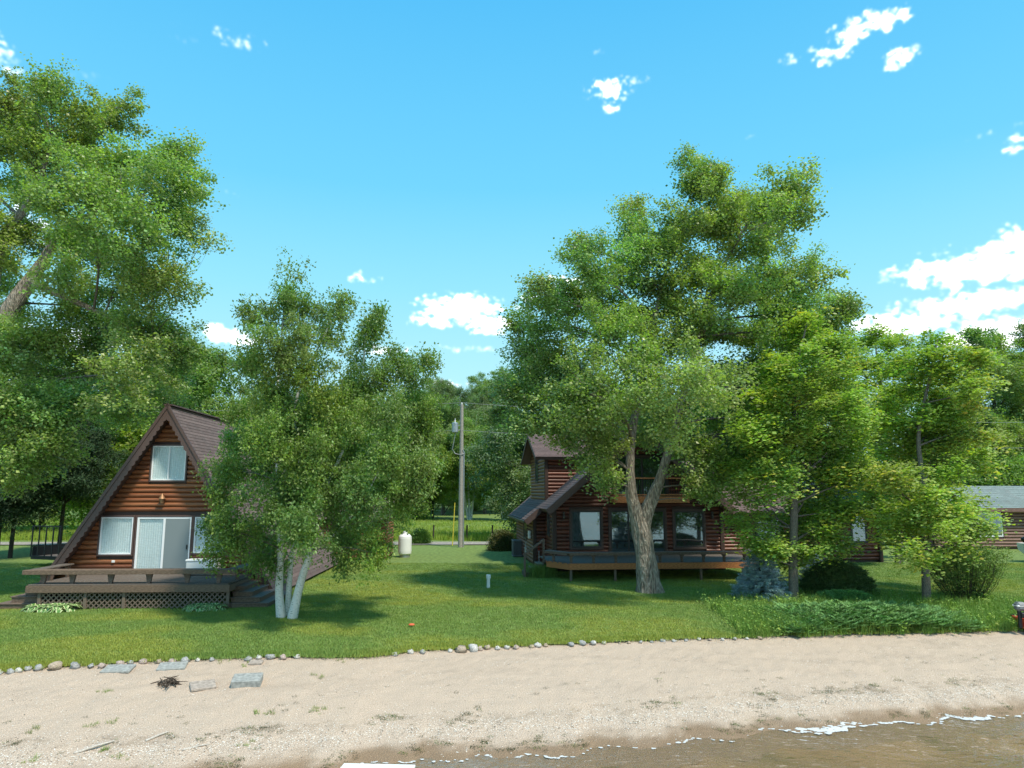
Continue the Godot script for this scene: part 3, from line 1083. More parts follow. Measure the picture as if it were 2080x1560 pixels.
func right_cabin() -> void:
	var yaw := deg_to_rad(5.5)
	var o := Vector3(2.0, 0, -34.2)
	var t := thing("log_house", "dark red log house with gabled roof, dormer and balcony behind the large cottonwood", "house", o, yaw)
	var apex := Vector2(4.05, 6.72)
	var k := 0.86
	var holes := [Rect2(0.8, 1.08, 1.44, 1.72), Rect2(2.68, 0.72, 2.66, 2.1), Rect2(5.8, 1.06, 1.46, 1.72), Rect2(3.1, 3.3, 2.4, 2.05)]
	var grown := []
	for h: Rect2 in holes:
		grown.append(h.grow(0.1))
	var w := 8.15
	var span := func(y: float) -> Vector2:
		var hw := (apex.y - 0.1 - y) / k
		return Vector2(maxf(0.06, apex.x - hw), minf(w - 0.06, apex.x + hw))
	log_wall(t, Vector3.ZERO, 0.0, PackedVector2Array([Vector2(0, 0), Vector2(w, 0), Vector2(w, 3.05), Vector2(apex.x, 6.55), Vector2(0, 3.05)]), span, 0.1, 6.4, 0.18, grown, "dark_log")
	# left side wall, recessed corner, bump-out
	var side := func(y: float) -> Vector2: return Vector2(0.02, 2.56)
	log_wall(t, Vector3(0, 0, -2.6), -PI / 2, PackedVector2Array([Vector2(0, 0), Vector2(2.6, 0), Vector2(2.6, 3.0), Vector2(0, 3.0)]), side, 0.1, 2.9, 0.18, [Rect2(1.0, 1.6, 0.7, 1.1)], "dark_log")
	window(t, "window", Rect2(1.0, 1.6, 0.7, 1.1), 0.06, M.dark_frame, M.dark_frame, M.coated_glass, 0.05, [], null).transform = Transform3D(Basis(Vector3.UP, -PI / 2), Vector3(0, 0, -2.6))
	log_wall(t, Vector3(-0.62, 0, -2.6), 0.0, PackedVector2Array([Vector2(0, 0), Vector2(0.62, 0), Vector2(0.62, 3.0), Vector2(0, 2.6)]), func(y: float) -> Vector2: return Vector2(0.02, 0.6), 0.1, 2.6, 0.18, [], "dark_log")
	log_wall(t, Vector3(-0.62, 0, -10.8), -PI / 2, PackedVector2Array([Vector2(0, 0), Vector2(8.2, 0), Vector2(8.2, 2.6), Vector2(0, 2.6)]), func(y: float) -> Vector2: return Vector2(0.02, 8.16), 0.1, 2.5, 0.18, [Rect2(4.2, 1.1, 1.4, 1.4)], "dark_log")
	window(t, "window", Rect2(4.25, 1.15, 1.3, 1.3), 0.06, M.dark_frame, M.dark_frame, M.coated_glass, 0.05, [0.5], null).transform = Transform3D(Basis(Vector3.UP, -PI / 2), Vector3(-0.62, 0, -10.8))
	log_wall(t, Vector3(w, 0, 0), PI / 2, PackedVector2Array([Vector2(0, 0), Vector2(10.8, 0), Vector2(10.8, 3.0), Vector2(0, 3.0)]), func(y: float) -> Vector2: return Vector2(0.02, 10.7), 0.1, 2.9, 0.18, [], "dark_log")
	var rear := MB.new()
	rear.prism(PackedVector2Array([Vector2(-0.6, 0), Vector2(w, 0), Vector2(w, 3.05), Vector2(apex.x, 6.55), Vector2(-0.6, 2.6)]), -10.9, -10.75)
	part("rear_wall", rear.mesh(M.dark_stain), t)
	var corner := MB.new()
	corner.bevel(Vector3(0, 1.45, 0), Vector3(0.2, 2.9, 0.2), 0.015)
	var cm := corner.mesh(M.dark_stain)
	for p in [Vector3(0.0, 0, 0.02), Vector3(w, 0, 0.02)]:
		part("corner_post", cm, t, p)
	var short := MB.new()
	short.bevel(Vector3(0, 1.2, 0), Vector3(0.18, 2.4, 0.18), 0.015)
	part("corner_post", short.mesh(M.dark_stain), t, Vector3(-0.6, 0, -2.6))
	for i in 3:
		window(t, "window" if i != 1 else "sliding_door", holes[i], 0.06, M.brown_trim, M.dark_frame, M.coated_glass, 0.075, [0.33, 0.665] if i == 1 else [], null, 0.09)
	window(t, "balcony_door", holes[3], 0.06, M.brown_trim, M.dark_frame, M.coated_glass, 0.08, [0.5], null, 0.09)
	for x in [0.42, 7.66]:
		var sc := MB.new()
		sc.lathe([Vector2(0.0, 0.0), Vector2(0.055, 0.0), Vector2(0.055, 0.34), Vector2(0.0, 0.34)], 10)
		sc.box(Vector3(0, 0.17, -0.07), Vector3(0.05, 0.08, 0.08))
		part("wall_sconce", sc.mesh(M.dark_frame), t, Vector3(x, 2.42, 0.2))
	# main roof
	var zf := 0.85
	var zb := -11.2
	var ex := -0.42
	roof_slope(t, Vector3(2 * apex.x - ex, apex.y - (apex.x - ex) * k, zf), Vector3(0, 0, zb - zf), Vector3(ex - apex.x, (apex.x - ex) * k, 0), "dark_shingle", 0.16, 0.2)
	roof_slope(t, Vector3(ex, apex.y - (apex.x - ex) * k, zb), Vector3(0, 0, zf - zb), Vector3(apex.x - ex, (apex.x - ex) * k, 0), "dark_shingle", 0.16, 0.2)
	var el := -1.1
	roof_slope(t, Vector3(el, apex.y - (apex.x - el) * k, zb), Vector3(0, 0, -2.1 - zb), Vector3(ex - el, (ex - el) * k, 0), "dark_shingle", 0.16, 0.18)
	for s in [-1.0, 1.0]:
		var fb := MB.new()
		var q := Vector3(apex.x + s * (apex.x - ex), apex.y - (apex.x - ex) * k, 0)
		fb.bar(Vector3(apex.x, apex.y - 0.14, zf + 0.03), q + Vector3(s * 0.02, -0.14, zf + 0.03), 0.3, 0.045)
		part("barge_board", fb.mesh(M.brown_trim), t)
	var lb := MB.new()
	lb.bar(Vector3(ex, apex.y - (apex.x - ex) * k - 0.13, -2.07), Vector3(el - 0.02, apex.y - (apex.x - el) * k - 0.13, -2.07), 0.28, 0.045)
	part("barge_board", lb.mesh(M.brown_trim), t)
	var gut := MB.new()
	gut.bevel(Vector3(el - 0.06, apex.y - (apex.x - el) * k - 0.08, -6.6), Vector3(0.12, 0.12, 9.0), 0.02)
	part("gutter", gut.mesh(M.dark_frame), t)
	# dormer
	log_wall(t, Vector3(0.05, 0, -9.0), -PI / 2, PackedVector2Array([Vector2(0, 3.0), Vector2(6, 3.0), Vector2(6, 5.55), Vector2(3, 6.8), Vector2(0, 5.55)]), func(y: float) -> Vector2: return Vector2(maxf(0.05, (y - 5.55) * 2.4), 6.0 - maxf(0.05, (y - 5.55) * 2.4)), 3.1, 6.6, 0.18, [Rect2(2.5, 4.2, 1.0, 1.7)], "dark_log")
	window(t, "window", Rect2(2.55, 4.25, 0.9, 1.6), 0.06, M.dark_frame, M.dark_frame, M.coated_glass, 0.05, [], null).transform = Transform3D(Basis(Vector3.UP, -PI / 2), Vector3(0.05, 0, -9.0))
	log_wall(t, Vector3(0.05, 0, -3.0), 0.0, PackedVector2Array([Vector2(0, 3.0), Vector2(4, 3.0), Vector2(4, 5.55), Vector2(0, 5.55)]), func(y: float) -> Vector2: return Vector2(0.05, 3.95), 3.1, 5.5, 0.18, [], "dark_log")
	var dp := MB.new()
	dp.bevel(Vector3(0.07, 4.3, -2.97), Vector3(0.18, 2.5, 0.18), 0.015)
	part("corner_post", dp.mesh(M.dark_stain), t)
	roof_slope(t, Vector3(-0.5, 5.48, -2.6), Vector3(5.2, 0, 0), Vector3(0, 1.42, -3.4), "dark_shingle", 0.16, 0.16)
	roof_slope(t, Vector3(4.7, 5.48, -9.4), Vector3(-5.2, 0, 0), Vector3(0, 1.42, 3.4), "dark_shingle", 0.16, 0.16)
	for s in [-1.0, 1.0]:
		var fb := MB.new()
		fb.bar(Vector3(-0.54, 6.82, -6.0), Vector3(-0.54, 5.38, -6.0 + s * 3.45), 0.2, 0.04)
		part("barge_board", fb.mesh(M.brown_trim), t)
	# wing to the right
	log_wall(t, Vector3(w + 0.02, 0, -3.0), 0.0, PackedVector2Array([Vector2(0, 0), Vector2(9.9, 0), Vector2(9.9, 2.7), Vector2(0, 2.7)]), func(y: float) -> Vector2: return Vector2(0.05, 9.85), 0.1, 2.6, 0.18, [Rect2(8.3, 1.0, 0.9, 1.5), Rect2(3.0, 1.0, 1.5, 1.3)], "dark_log")
	window(t, "window", Rect2(w + 8.37, 1.05, 0.8, 1.4), -2.94, M.dark_frame, M.dark_frame, M.coated_glass, 0.05, [], null)
	window(t, "window", Rect2(w + 3.07, 1.05, 1.4, 1.2), -2.94, M.dark_frame, M.dark_frame, M.coated_glass, 0.05, [0.5], null)
	part("corner_post", cm, t, Vector3(w + 9.9, -0.2, -2.95))
	log_wall(t, Vector3(w + 9.92, 0, -3.0), PI / 2, PackedVector2Array([Vector2(0, 0), Vector2(8, 0), Vector2(8, 2.7), Vector2(4, 5.2), Vector2(0, 2.7)]), func(y: float) -> Vector2: return Vector2(0.05 + maxf(0, y - 2.7) * 1.6, 7.95 - maxf(0, y - 2.7) * 1.6), 0.1, 5.0, 0.18, [], "dark_log")
	roof_slope(t, Vector3(w - 0.4, 2.62, -2.4), Vector3(10.9, 0, 0), Vector3(0, 2.85, -4.6), "dark_shingle", 0.16, 0.18)
	roof_slope(t, Vector3(w + 10.5, 2.62, -11.6), Vector3(-10.9, 0, 0), Vector3(0, 2.85, 4.6), "dark_shingle", 0.16, 0.18)
	# balcony
	var fl := MB.new()
	fl.bevel(Vector3(4.5, 3.32, 0.5), Vector3(3.6, 0.3, 0.9), 0.012)
	var bal := part("balcony", fl.mesh(M.orange_deck), t)
	var spin := MB.new()
	spin.box(Vector3(0, 3.9, 0), Vector3(0.018, 0.8, 0.018))
	var sm := spin.mesh(M.black_steel)
	for i in 30:
		part("spindle", sm, bal, Vector3(2.78 + i * 0.119, 0, 0.9))
	for i in 5:
		for x in [2.74, 6.26]:
			part("spindle", sm, bal, Vector3(x, 0, 0.2 + i * 0.13))
	var rail := MB.new()
	for y in [4.32, 3.55]:
		rail.bevel(Vector3(4.5, y, 0.9), Vector3(3.6, 0.06, 0.09), 0.01)
		for x in [2.74, 6.26]:
			rail.bevel(Vector3(x, y + 0.001, 0.47), Vector3(0.06, 0.058, 0.76), 0.01)
	part("handrail", rail.mesh(M.orange_deck), bal)
	var bp := MB.new()
	bp.bevel(Vector3(0, 3.92, 0), Vector3(0.11, 0.95, 0.11), 0.012)
	var bpm := bp.mesh(M.orange_deck)
	for x in [2.74, 6.26]:
		part("balcony_post", bpm, bal, Vector3(x, 0, 0.9))
	deck_right(o, yaw)


func deck_right(o: Vector3, yaw: float) -> void:
	var t := thing("wooden_deck", "raised deck with orange rim board and bench before the dark log house", "deck", o, yaw)
	var fy := 0.74
	var zf := 3.95
	var xa := 0.0
	var xb := 7.7
	var out := PackedVector2Array([Vector2(-0.75, 0.2), Vector2(-0.75, 2.6), Vector2(xa, zf), Vector2(xb, zf), Vector2(8.75, 2.4), Vector2(8.75, 0.2)])
	var n := 56
	var plank := MB.new()
	for i in n:
		var x0 := -0.75 + i * 9.5 / n
		var xm := x0 + 4.75 / n
		var z1 := zf
		if xm < xa:
			z1 = lerpf(2.6, zf, (xm + 0.75) / 0.75)
		elif xm > xb:
			z1 = lerpf(zf, 2.4, (xm - xb) / 1.05)
		var b := MB.new()
		b.box(Vector3(xm, fy - 0.02, (z1 + 0.2) * 0.5), Vector3(9.5 / n - 0.006, 0.036, z1 - 0.24))
		part("plank", b.mesh(M.grey_deck), t)
	for i in range(1, 4):
		var p := out[i]
		var q := out[i + 1] if i < 4 else out[0]
		var b := MB.new()
		b.bar(Vector3(p.x, fy - 0.13, p.y), Vector3(q.x, fy - 0.13, q.y), 0.25, 0.045)
		part("rim_board", b.mesh(M.orange_deck), t)
		var inner := (Vector2(4, 1.8) - (p + q) * 0.5).normalized() * 0.19
		var e := (q - p).normalized() * 0.1
		for k in 2:
			var s := MB.new()
			var off := inner * k
			s.bar(Vector3(p.x - e.x + off.x * 0.6, fy + 0.42, p.y - e.y + off.y), Vector3(q.x + e.x + off.x * 0.6, fy + 0.421, q.y + e.y + off.y), 0.045, 0.17)
			part("bench_board", s.mesh(M.grey_brown_deck), t)
		var ap := MB.new()
		var ou := -inner.normalized() * 0.09
		ap.bar(Vector3(p.x + ou.x, fy + 0.38, p.y + ou.y), Vector3(q.x + ou.x, fy + 0.38, q.y + ou.y), 0.1, 0.03)
		part("bench_apron", ap.mesh(M.grey_brown_deck), t)
	var brace := MB.new()
	brace.prism(PackedVector2Array([Vector2(-0.05, 0), Vector2(0.05, 0), Vector2(0.05, 0.24), Vector2(0.17, 0.38), Vector2(-0.17, 0.38), Vector2(-0.05, 0.24)]), -0.04, 0.04)
	var bm := brace.mesh(M.grey_brown_deck)
	for x in [0.1, 1.05, 2.0, 2.95, 3.9, 4.85, 5.8, 6.7, 7.6]:
		part("bench_support", bm, t, Vector3(x, fy, zf - 0.12))
	for p in [Vector3(-0.5, 0, 2.95), Vector3(8.3, 0, 2.9)]:
		part("bench_support", bm, t, p + Vector3(0, fy, 0), Basis(Vector3.UP, 0.9))
	var post := MB.new()
	post.bevel(Vector3(0, 0.27, 0), Vector3(0.1, 0.6, 0.1), 0.01)
	for x in [0.08, 1.95, 3.8, 5.65, 7.5]:
		part("deck_post", post.mesh(M.lattice_wood), t, Vector3(x, 0, zf - 0.08))
	# steps with a sloping handrail at the left end
	for i in 3:
		var b := MB.new()
		var y := 0.54 - i * 0.18
		b.bevel(Vector3(-0.95 - i * 0.28, y * 0.5 + 0.01, 1.6), Vector3(0.3, y + 0.02, 1.1), 0.01)
		part("step", b.mesh(M.grey_brown_deck), t)
	var rl := MB.new()
	rl.bar(Vector3(-0.8, 1.62, 2.2), Vector3(-1.7, 0.95, 2.2), 0.09, 0.05)
	rl.bevel(Vector3(-1.66, 0.48, 2.2), Vector3(0.09, 0.96, 0.09), 0.01)
	rl.bevel(Vector3(-0.82, 1.1, 2.2), Vector3(0.09, 1.0, 0.09), 0.01)
	part("stair_rail", rl.mesh(M.grey_brown_deck), t)


# ---------- ground ----------
func sheet(xs: Array, rows: int, f: Callable, m: Material) -> ArrayMesh:   # f(x, k) -> [position, colour], k from 0 to 1 away from the camera
	var b := MB.new()
	b.tinted = true
	var pts := []
	var cols := []
	for x: float in xs:
		var line := []
		var cl := []
		for j in rows + 1:
			var q: Array = f.call(x, float(j) / rows)
			line.append(q[0])
			cl.append(q[1])
		pts.append(line)
		cols.append(cl)
	var nor := []
	for i in xs.size():
		var line := []
		for j in rows + 1:
			var dx: Vector3 = pts[mini(i + 1, xs.size() - 1)][j] - pts[maxi(i - 1, 0)][j]
			var dz: Vector3 = pts[i][mini(j + 1, rows)] - pts[i][maxi(j - 1, 0)]
			line.append(dx.cross(dz).normalized())
		nor.append(line)
	for i in xs.size() - 1:
		for j in rows:
			var q := [[i, j], [i + 1, j], [i + 1, j + 1], [i, j], [i + 1, j + 1], [i, j + 1]]
			for k in [0, 2, 1, 3, 5, 4]:
				b.v.append(pts[q[k][0]][q[k][1]])
				b.n.append(nor[q[k][0]][q[k][1]])
				b.c.append(cols[q[k][0]][q[k][1]])
	return b.mesh(m)


func columns(fine: float) -> Array:
	var xs := [-700.0, -350.0, -180.0, -110.0, -75.0, -58.0, -46.0, -38.0, -32.0, -27.0, -23.0]
	var x := -20.0
	while x <= 24.0:
		xs.append(x)
		x += fine
	return xs + [27.0, 31.0, 36.0, 43.0, 52.0, 66.0, 90.0, 130.0, 190.0, 350.0, 700.0]


func sand_colour(x: float, d: float) -> Color:
	var s := shore_d(x)
	var k := d - s
	var n1 := rough_noise.get_noise_2d(x * 7.0, d * 26.0)
	var n2 := rough_noise.get_noise_2d(x * 40.0 + 50.0, d * 70.0)
	var c := Vector3(1, 1, 1) * (1.0 + 0.1 * n1 + 0.1 * n2)
	# a strip of bleached shell grit and the damp strip below it
	var shell := exp(-pow((k - 1.15 - 0.25 * n1) / 0.22, 2.0)) + 0.6 * exp(-pow((k - 2.6 - 0.4 * n1 - 0.02 * x) / 0.6, 2.0)) * clampf(1.2 - (x + 6.0) * 0.12, 0.0, 1.0)
	c = c.lerp(Vector3(1.32, 1.36, 1.42), clampf(shell * (0.45 + 0.6 * n2 + 0.3), 0.0, 0.75))
	var damp := 1.0 - smoothstep(0.25, 0.85, k + 0.25 * n1 + 0.12 * n2)
	c = c.lerp(Vector3(0.52, 0.45, 0.36), damp)
	var drift := exp(-pow((k - 1.62 - 0.3 * n1) / 0.16, 2.0)) * clampf(0.3 + n2 * 2.0, 0.0, 1.0)
	c = c.lerp(Vector3(0.45, 0.43, 0.38), drift * 0.6)
	c *= 1.0 + 0.14 * rough_noise.get_noise_2d(x * 130.0, d * 200.0) + 0.1 * rough_noise.get_noise_2d(x * 3.0 + 70.0, d * 12.0)
	return Color(c.x, c.y, c.z)


func make_ground() -> void:
	var lawn := sheet(columns(0.5), 56, func(x: float, k: float) -> Array:
		var e := edge_d(x)
		var d := lerpf(e, 51.5, pow(k, 1.25))
		var n := rough_noise.get_noise_2d(x * 3.0, d * 5.0)
		var n2 := rough_noise.get_noise_2d(x * 12.0 + 9.0, d * 18.0)
		var c := Vector3(1, 1, 1) * (1.0 + 0.12 * n2)
		c = c.lerp(Vector3(1.5, 1.22, 1.0), clampf(0.25 + n * 2.2, 0.0, 0.85))
		var worn := smoothstep(0.42, 0.6, rough_noise.get_noise_2d(x * 9.0 + 31.0, d * 22.0 + 8.0)) * smoothstep(27.0, 23.0, d)
		c = c.lerp(Vector3(2.2, 1.35, 2.6), worn * 0.7)
		return [Vector3(x, lawn_y(x, d), -d), Color(c.x, c.y, c.z)], M.lawn_sod)
	structure("lawn", lawn)
	structure("beach", sheet(columns(0.11), 60, func(x: float, k: float) -> Array:
		var s := shore_d(x) - 0.7
		var e := edge_d(x) + 0.12
		var d := lerpf(s, e, k)
		return [Vector3(x, beach_y(x, d), -d), sand_colour(x, d)], M.beach_sand))
	structure("lake_bed", sheet(columns(0.5), 26, func(x: float, k: float) -> Array:
		var s := shore_d(x) - 0.62
		var d := lerpf(s, s - 1400.0 * pow(k, 4.0) - 16.0 * k, 1.0)
		var depth := minf(7.0, (s + 0.62 - d) * 0.13)
		var n := rough_noise.get_noise_2d(x * 16.0, d * 26.0)
		var c := Vector3(0.62, 0.5, 0.34) * (1.0 + 0.5 * n)
		c = c.lerp(Vector3(0.2, 0.22, 0.12), clampf(0.2 + rough_noise.get_noise_2d(x * 5.0, d * 9.0) * 1.5, 0.0, 0.8))
		return [Vector3(x, WATER - depth, -d), Color(c.x, c.y, c.z)], M.beach_sand))
	structure("lake", sheet(columns(0.25), 120, func(x: float, k: float) -> Array:
		var s := shore_d(x) + 0.12
		var d := s - 9.0 * k - 1400.0 * pow(k, 5.0)
		var w := 0.018 * sin((d + 0.2 * x) * 3.4 + 2.0 * rough_noise.get_noise_2d(x * 6.0, d * 6.0)) + 0.03 * rough_noise.get_noise_2d(x * 26.0, d * 44.0)
		return [Vector3(x, WATER + 0.012 + w * clampf((s - d) * 0.8, 0.0, 1.0), -d), Color.WHITE], M.lake_water))
	structure("meadow", sheet(columns(2.0), 40, func(x: float, k: float) -> Array:
		var d := 51.4 + 650.0 * pow(k, 2.4)
		var n := rough_noise.get_noise_2d(x * 2.0, d * 2.5)
		var c := Vector3(1.35, 1.3, 0.9).lerp(Vector3(2.1, 1.55, 1.2), clampf(0.3 + n * 1.4, 0.0, 1.0))
		if x < -16.0:
			c = c.lerp(Vector3(3.0, 2.1, 1.6), clampf((-16.0 - x) * 0.15, 0.0, 0.8) * clampf(0.6 + rough_noise.get_noise_2d(x * 14.0, d * 20.0) * 1.6, 0.1, 1.0))
		return [Vector3(x, -0.02 + 0.1 * n, -d), Color(c.x, c.y, c.z)], M.lawn_sod))
	var road := MB.new()
	for i in 60:
		var x := -150.0 + i * 5.0
		var z := func(q: float) -> float: return -52.4 - 0.4 * sin(q * 0.03)
		road.quad(Vector3(x, 0.06, z.call(x) + 1.4), Vector3(x + 5.0, 0.06, z.call(x + 5.0) + 1.4), Vector3(x + 5.0, 0.06, z.call(x + 5.0) - 1.4), Vector3(x, 0.06, z.call(x) - 1.4))
	structure("gravel_road", road.mesh(M.gravel))
	# mown turf: short blades
	var where := []
	var tints := []
	while where.size() < 95000:
		var d := 16.0 + 22.0 * pow(rng.randf(), 1.7)
		var x := rng.randf_range(-0.78, 0.78) * d
		if d < edge_d(x) - 0.05:
			continue
		var s := rng.randf_range(0.8, 1.3) * (1.0 if d > edge_d(x) + 0.3 else 1.7)
		where.append(Transform3D(Basis(Vector3.UP, rng.randf() * TAU).scaled(Vector3(1.2, s * (0.7 + d * 0.012), 1.2)), Vector3(x, lawn_y(x, d) - 0.005, -d)))
		var dry := clampf(0.15 + rough_noise.get_noise_2d(x * 3.0, d * 5.0) * 2.4 + 0.5 * exp(-(d - edge_d(x)) * 1.2), 0.0, 1.0)
		tints.append(tint(0.12, Color(1, 1, 1).lerp(Color(1.5, 1.15, 0.9), dry)))
	scatter("turf", grass_tuft(13, 0.13, 0.05, 0.013, 3, 0.7).mesh(M.grass_blade), where, tints, self).set_meta("kind", "stuff")
	where = []
	tints = []
	while where.size() < 16000:      # long grass beyond the road
		var d := 56.0 + 40.0 * pow(rng.randf(), 1.5)
		var x := rng.randf_range(-0.75, 0.75) * d
		where.append(Transform3D(Basis(Vector3.UP, rng.randf() * TAU).scaled(Vector3(1, rng.randf_range(0.6, 1.3) * (1.0 if d < 63.0 else 0.5), 1)), Vector3(x, -0.05, -d)))
		tints.append(tint(0.12, Color(1.45, 1.3, 0.8)))
	scatter("meadow_grass", grass_tuft(16, 0.4, 0.55, 0.035, 6, 0.4).mesh(M.grass_blade), where, tints, self).set_meta("kind", "stuff")
	# shell grit
	where = []
	tints = []
	var grit := MB.new()
	grit.tinted = true
	for k in 4:
		var a := TAU * k / 4
		grit.tri(Vector3(cos(a), 0, sin(a)), Vector3(0, 0.35, 0), Vector3(cos(a + TAU / 4), 0, sin(a + TAU / 4)))
	while where.size() < 26000:
		var x := rng.randf_range(-11.0, 14.0)
		var s := shore_d(x)
		var e := edge_d(x)
		var k := rng.randf()
		var d := s + (1.15 + rng.randfn(0, 0.2) if k < 0.4 else (1.65 + rng.randfn(0, 0.25) if k < 0.5 else rng.randf_range(0.1, e - s)))
		if d > e - 0.1 or absf(x) > d * 0.8:
			continue
		if k > 0.5 and rough_noise.get_noise_2d(x * 10.0, d * 20.0) < rng.randf_range(-0.3, 0.5) - clampf(-x * 0.02, 0.0, 0.2):
			continue
		var r := rng.randf_range(0.006, 0.016)
		where.append(Transform3D(Basis(Vector3.UP, rng.randf() * TAU).scaled(Vector3(r, r, r * rng.randf_range(0.6, 1.4))), Vector3(x, beach_y(x, d) + 0.002, -d)))
		tints.append([Color(0.75, 0.7, 0.63), Color(0.66, 0.56, 0.45), Color(0.4, 0.33, 0.26), Color(0.82, 0.79, 0.74), Color(0.2, 0.16, 0.13), Color(0.7, 0.6, 0.5)][rng.randi() % 6])
	scatter("shell_grit", grit.mesh(M.shell), where, tints, self).set_meta("kind", "stuff")


# ---------- large trees ----------
func big_trees() -> void:
	var cw := sprig(18, Vector3(0.3, 0.24, 0.3), 0.1, 0.095, 0.35, 11).mesh(M.cottonwood_leaf)
	var o := {"bark": M.furrowed_bark, "limb_bark": M.grey_bark, "sprig": cw, "sides": 28, "furrow": 0.16, "density": 14.0, "per": 13, "clump": 0.42, "gap": -0.16, "gap_freq": 0.75, "vary": 0.24}
	var d := 27.3
	var t := thing("cottonwood_tree", "tall forked cottonwood with furrowed grey trunk before the dark log house", "tree", on_ground(1320, 1202))
	var stems := [
		stem_px([[1320, 1210], [1317, 1180], [1310, 1125], [1303, 1080], [1290, 1035], [1283, 1005], [1280, 958], [1283, 890], [1300, 790], [1320, 690], [1350, 560], [1385, 430]], d, [0.62, 0.43, 0.36, 0.37, 0.26, 0.21, 0.16, 0.15, 0.13, 0.11, 0.07, 0.03]),
		stem_px([[1306, 1085], [1312, 1045], [1326, 1011], [1341, 972], [1361, 904], [1374, 850], [1400, 760], [1425, 660], [1470, 540], [1520, 450]], d, [0.26, 0.27, 0.235, 0.19, 0.15, 0.135, 0.12, 0.1, 0.07, 0.03]),
	]
	var lobes := lobes_px([
		[1398, 330, 38], [1408, 370, 50], [1440, 365, 40], [1425, 430, 80], [1470, 400, 45], [1560, 410, 55], [1605, 385, 32], [1610, 440, 35], [1550, 470, 60], [1500, 450, 60],
		[1280, 425, 28], [1285, 470, 38], [1350, 480, 60], [1190, 505, 32], [1215, 545, 55], [1290, 540, 60], [1370, 545, 60], [1460, 520, 75], [1550, 550, 75], [1085, 592, 26], [1110, 640, 48], [1060, 655, 26], [1180, 625, 75], [1270, 625, 75],
		[1500, 620, 90], [1600, 610, 85], [1650, 575, 42], [1690, 650, 55], [1650, 690, 80], [1560, 700, 85], [1460, 690, 60], [1330, 700, 60], [1230, 710, 85], [1140, 720, 75], [1075, 735, 45], [1055, 790, 40], [1110, 810, 75], [1200, 800, 80], [1290, 800, 60],
		[1400, 800, 85], [1500, 790, 90], [1590, 790, 80], [1090, 850, 40, -1.0], [1160, 870, 50, -1.5], [1215, 870, 52, -1.0], [1195, 925, 34, -1.8], [1240, 925, 34, -0.8], [1330, 860, 50, 1.2], [1410, 890, 70], [1480, 880, 75], [1540, 860, 70], [1405, 950, 34, -1.0], [1425, 990, 26, -1.2], [1240, 980, 16, -1.0], [1395, 1015, 14, -1.2], [1440, 950, 45, 0.5], [1500, 940, 45, 1.0], [1350, 600, 55, 0.8], [1400, 650, 50, -0.8], [1380, 720, 55, 0.6], [1440, 600, 50], [1320, 760, 45, -0.6], [1350, 660, 40, 1.5],
	], d, 1.0, 1.0)
	grow(t, stems, lobes, o)
	# the one that leans in from the left
	var t2 := thing("cottonwood_tree", "huge cottonwood leaning in from the left edge over the A-frame", "tree", Vector3(-22.8, 0, -27.0))
	var s2 := [
		stem_px([[-180, 1205], [-160, 1050], [-110, 880], [-40, 730], [20, 630], [62, 570], [85, 535], [130, 470], [200, 430], [300, 395]], 27.0, [0.7, 0.5, 0.42, 0.36, 0.32, 0.27, 0.2, 0.14, 0.1, 0.03]),
		stem_px([[-40, 730], [-20, 600], [10, 480], [48, 425], [88, 345], [110, 250]], 27.0, [0.3, 0.24, 0.19, 0.15, 0.1, 0.03]),
		stem_px([[62, 570], [100, 590], [170, 620], [250, 660], [330, 690]], 26.5, [0.16, 0.12, 0.1, 0.07, 0.03]),
	]
	var l2 := lobes_px([
		[108, 185, 42], [45, 205, 50], [95, 240, 60], [5, 250, 60], [180, 235, 45], [265, 212, 28], [240, 250, 45], [160, 300, 70], [60, 320, 80], [-30, 330, 90], [250, 325, 60], [330, 330, 40], [378, 315, 30], [375, 365, 40],
		[320, 400, 70], [395, 430, 42], [420, 475, 26], [240, 410, 75], [140, 400, 80], [40, 420, 70], [-40, 450, 80], [340, 470, 50], [380, 500, 26], [260, 490, 70], [170, 500, 65], [120, 570, 45], [230, 580, 75], [310, 580, 60], [360, 600, 38], [-30, 560, 60],
		[60, 490, 40, 0.8], [110, 490, 45, 1.6], [20, 640, 45, 2.0], [150, 620, 55, 1.5], [0, 520, 40, 2.2], [30, 690, 60], [120, 680, 60], [210, 680, 75], [300, 670, 75], [365, 680, 50], [-30, 720, 80], [60, 770, 75], [150, 770, 75], [240, 760, 75], [320, 760, 70], [390, 740, 45], [20, 850, 80, -1.5], [110, 840, 65, -1.5], [190, 830, 60, -1.0], [60, 920, 55, -1.5], [0, 950, 50, -1.5], [120, 905, 40, -1.5], [260, 830, 50], [340, 830, 40, 1.5],
	], 27.0, 1.0, 1.1)
	grow(t2, s2, l2, o)
	# birch clump
	var bl := sprig(18, Vector3(0.2, 0.22, 0.2), 0.086, 0.052, 0.75, 23).mesh(M.birch_leaf)
	var t3 := thing("birch_tree", "white birch with three trunks standing right of the A-frame", "tree", on_ground(582, 1256))
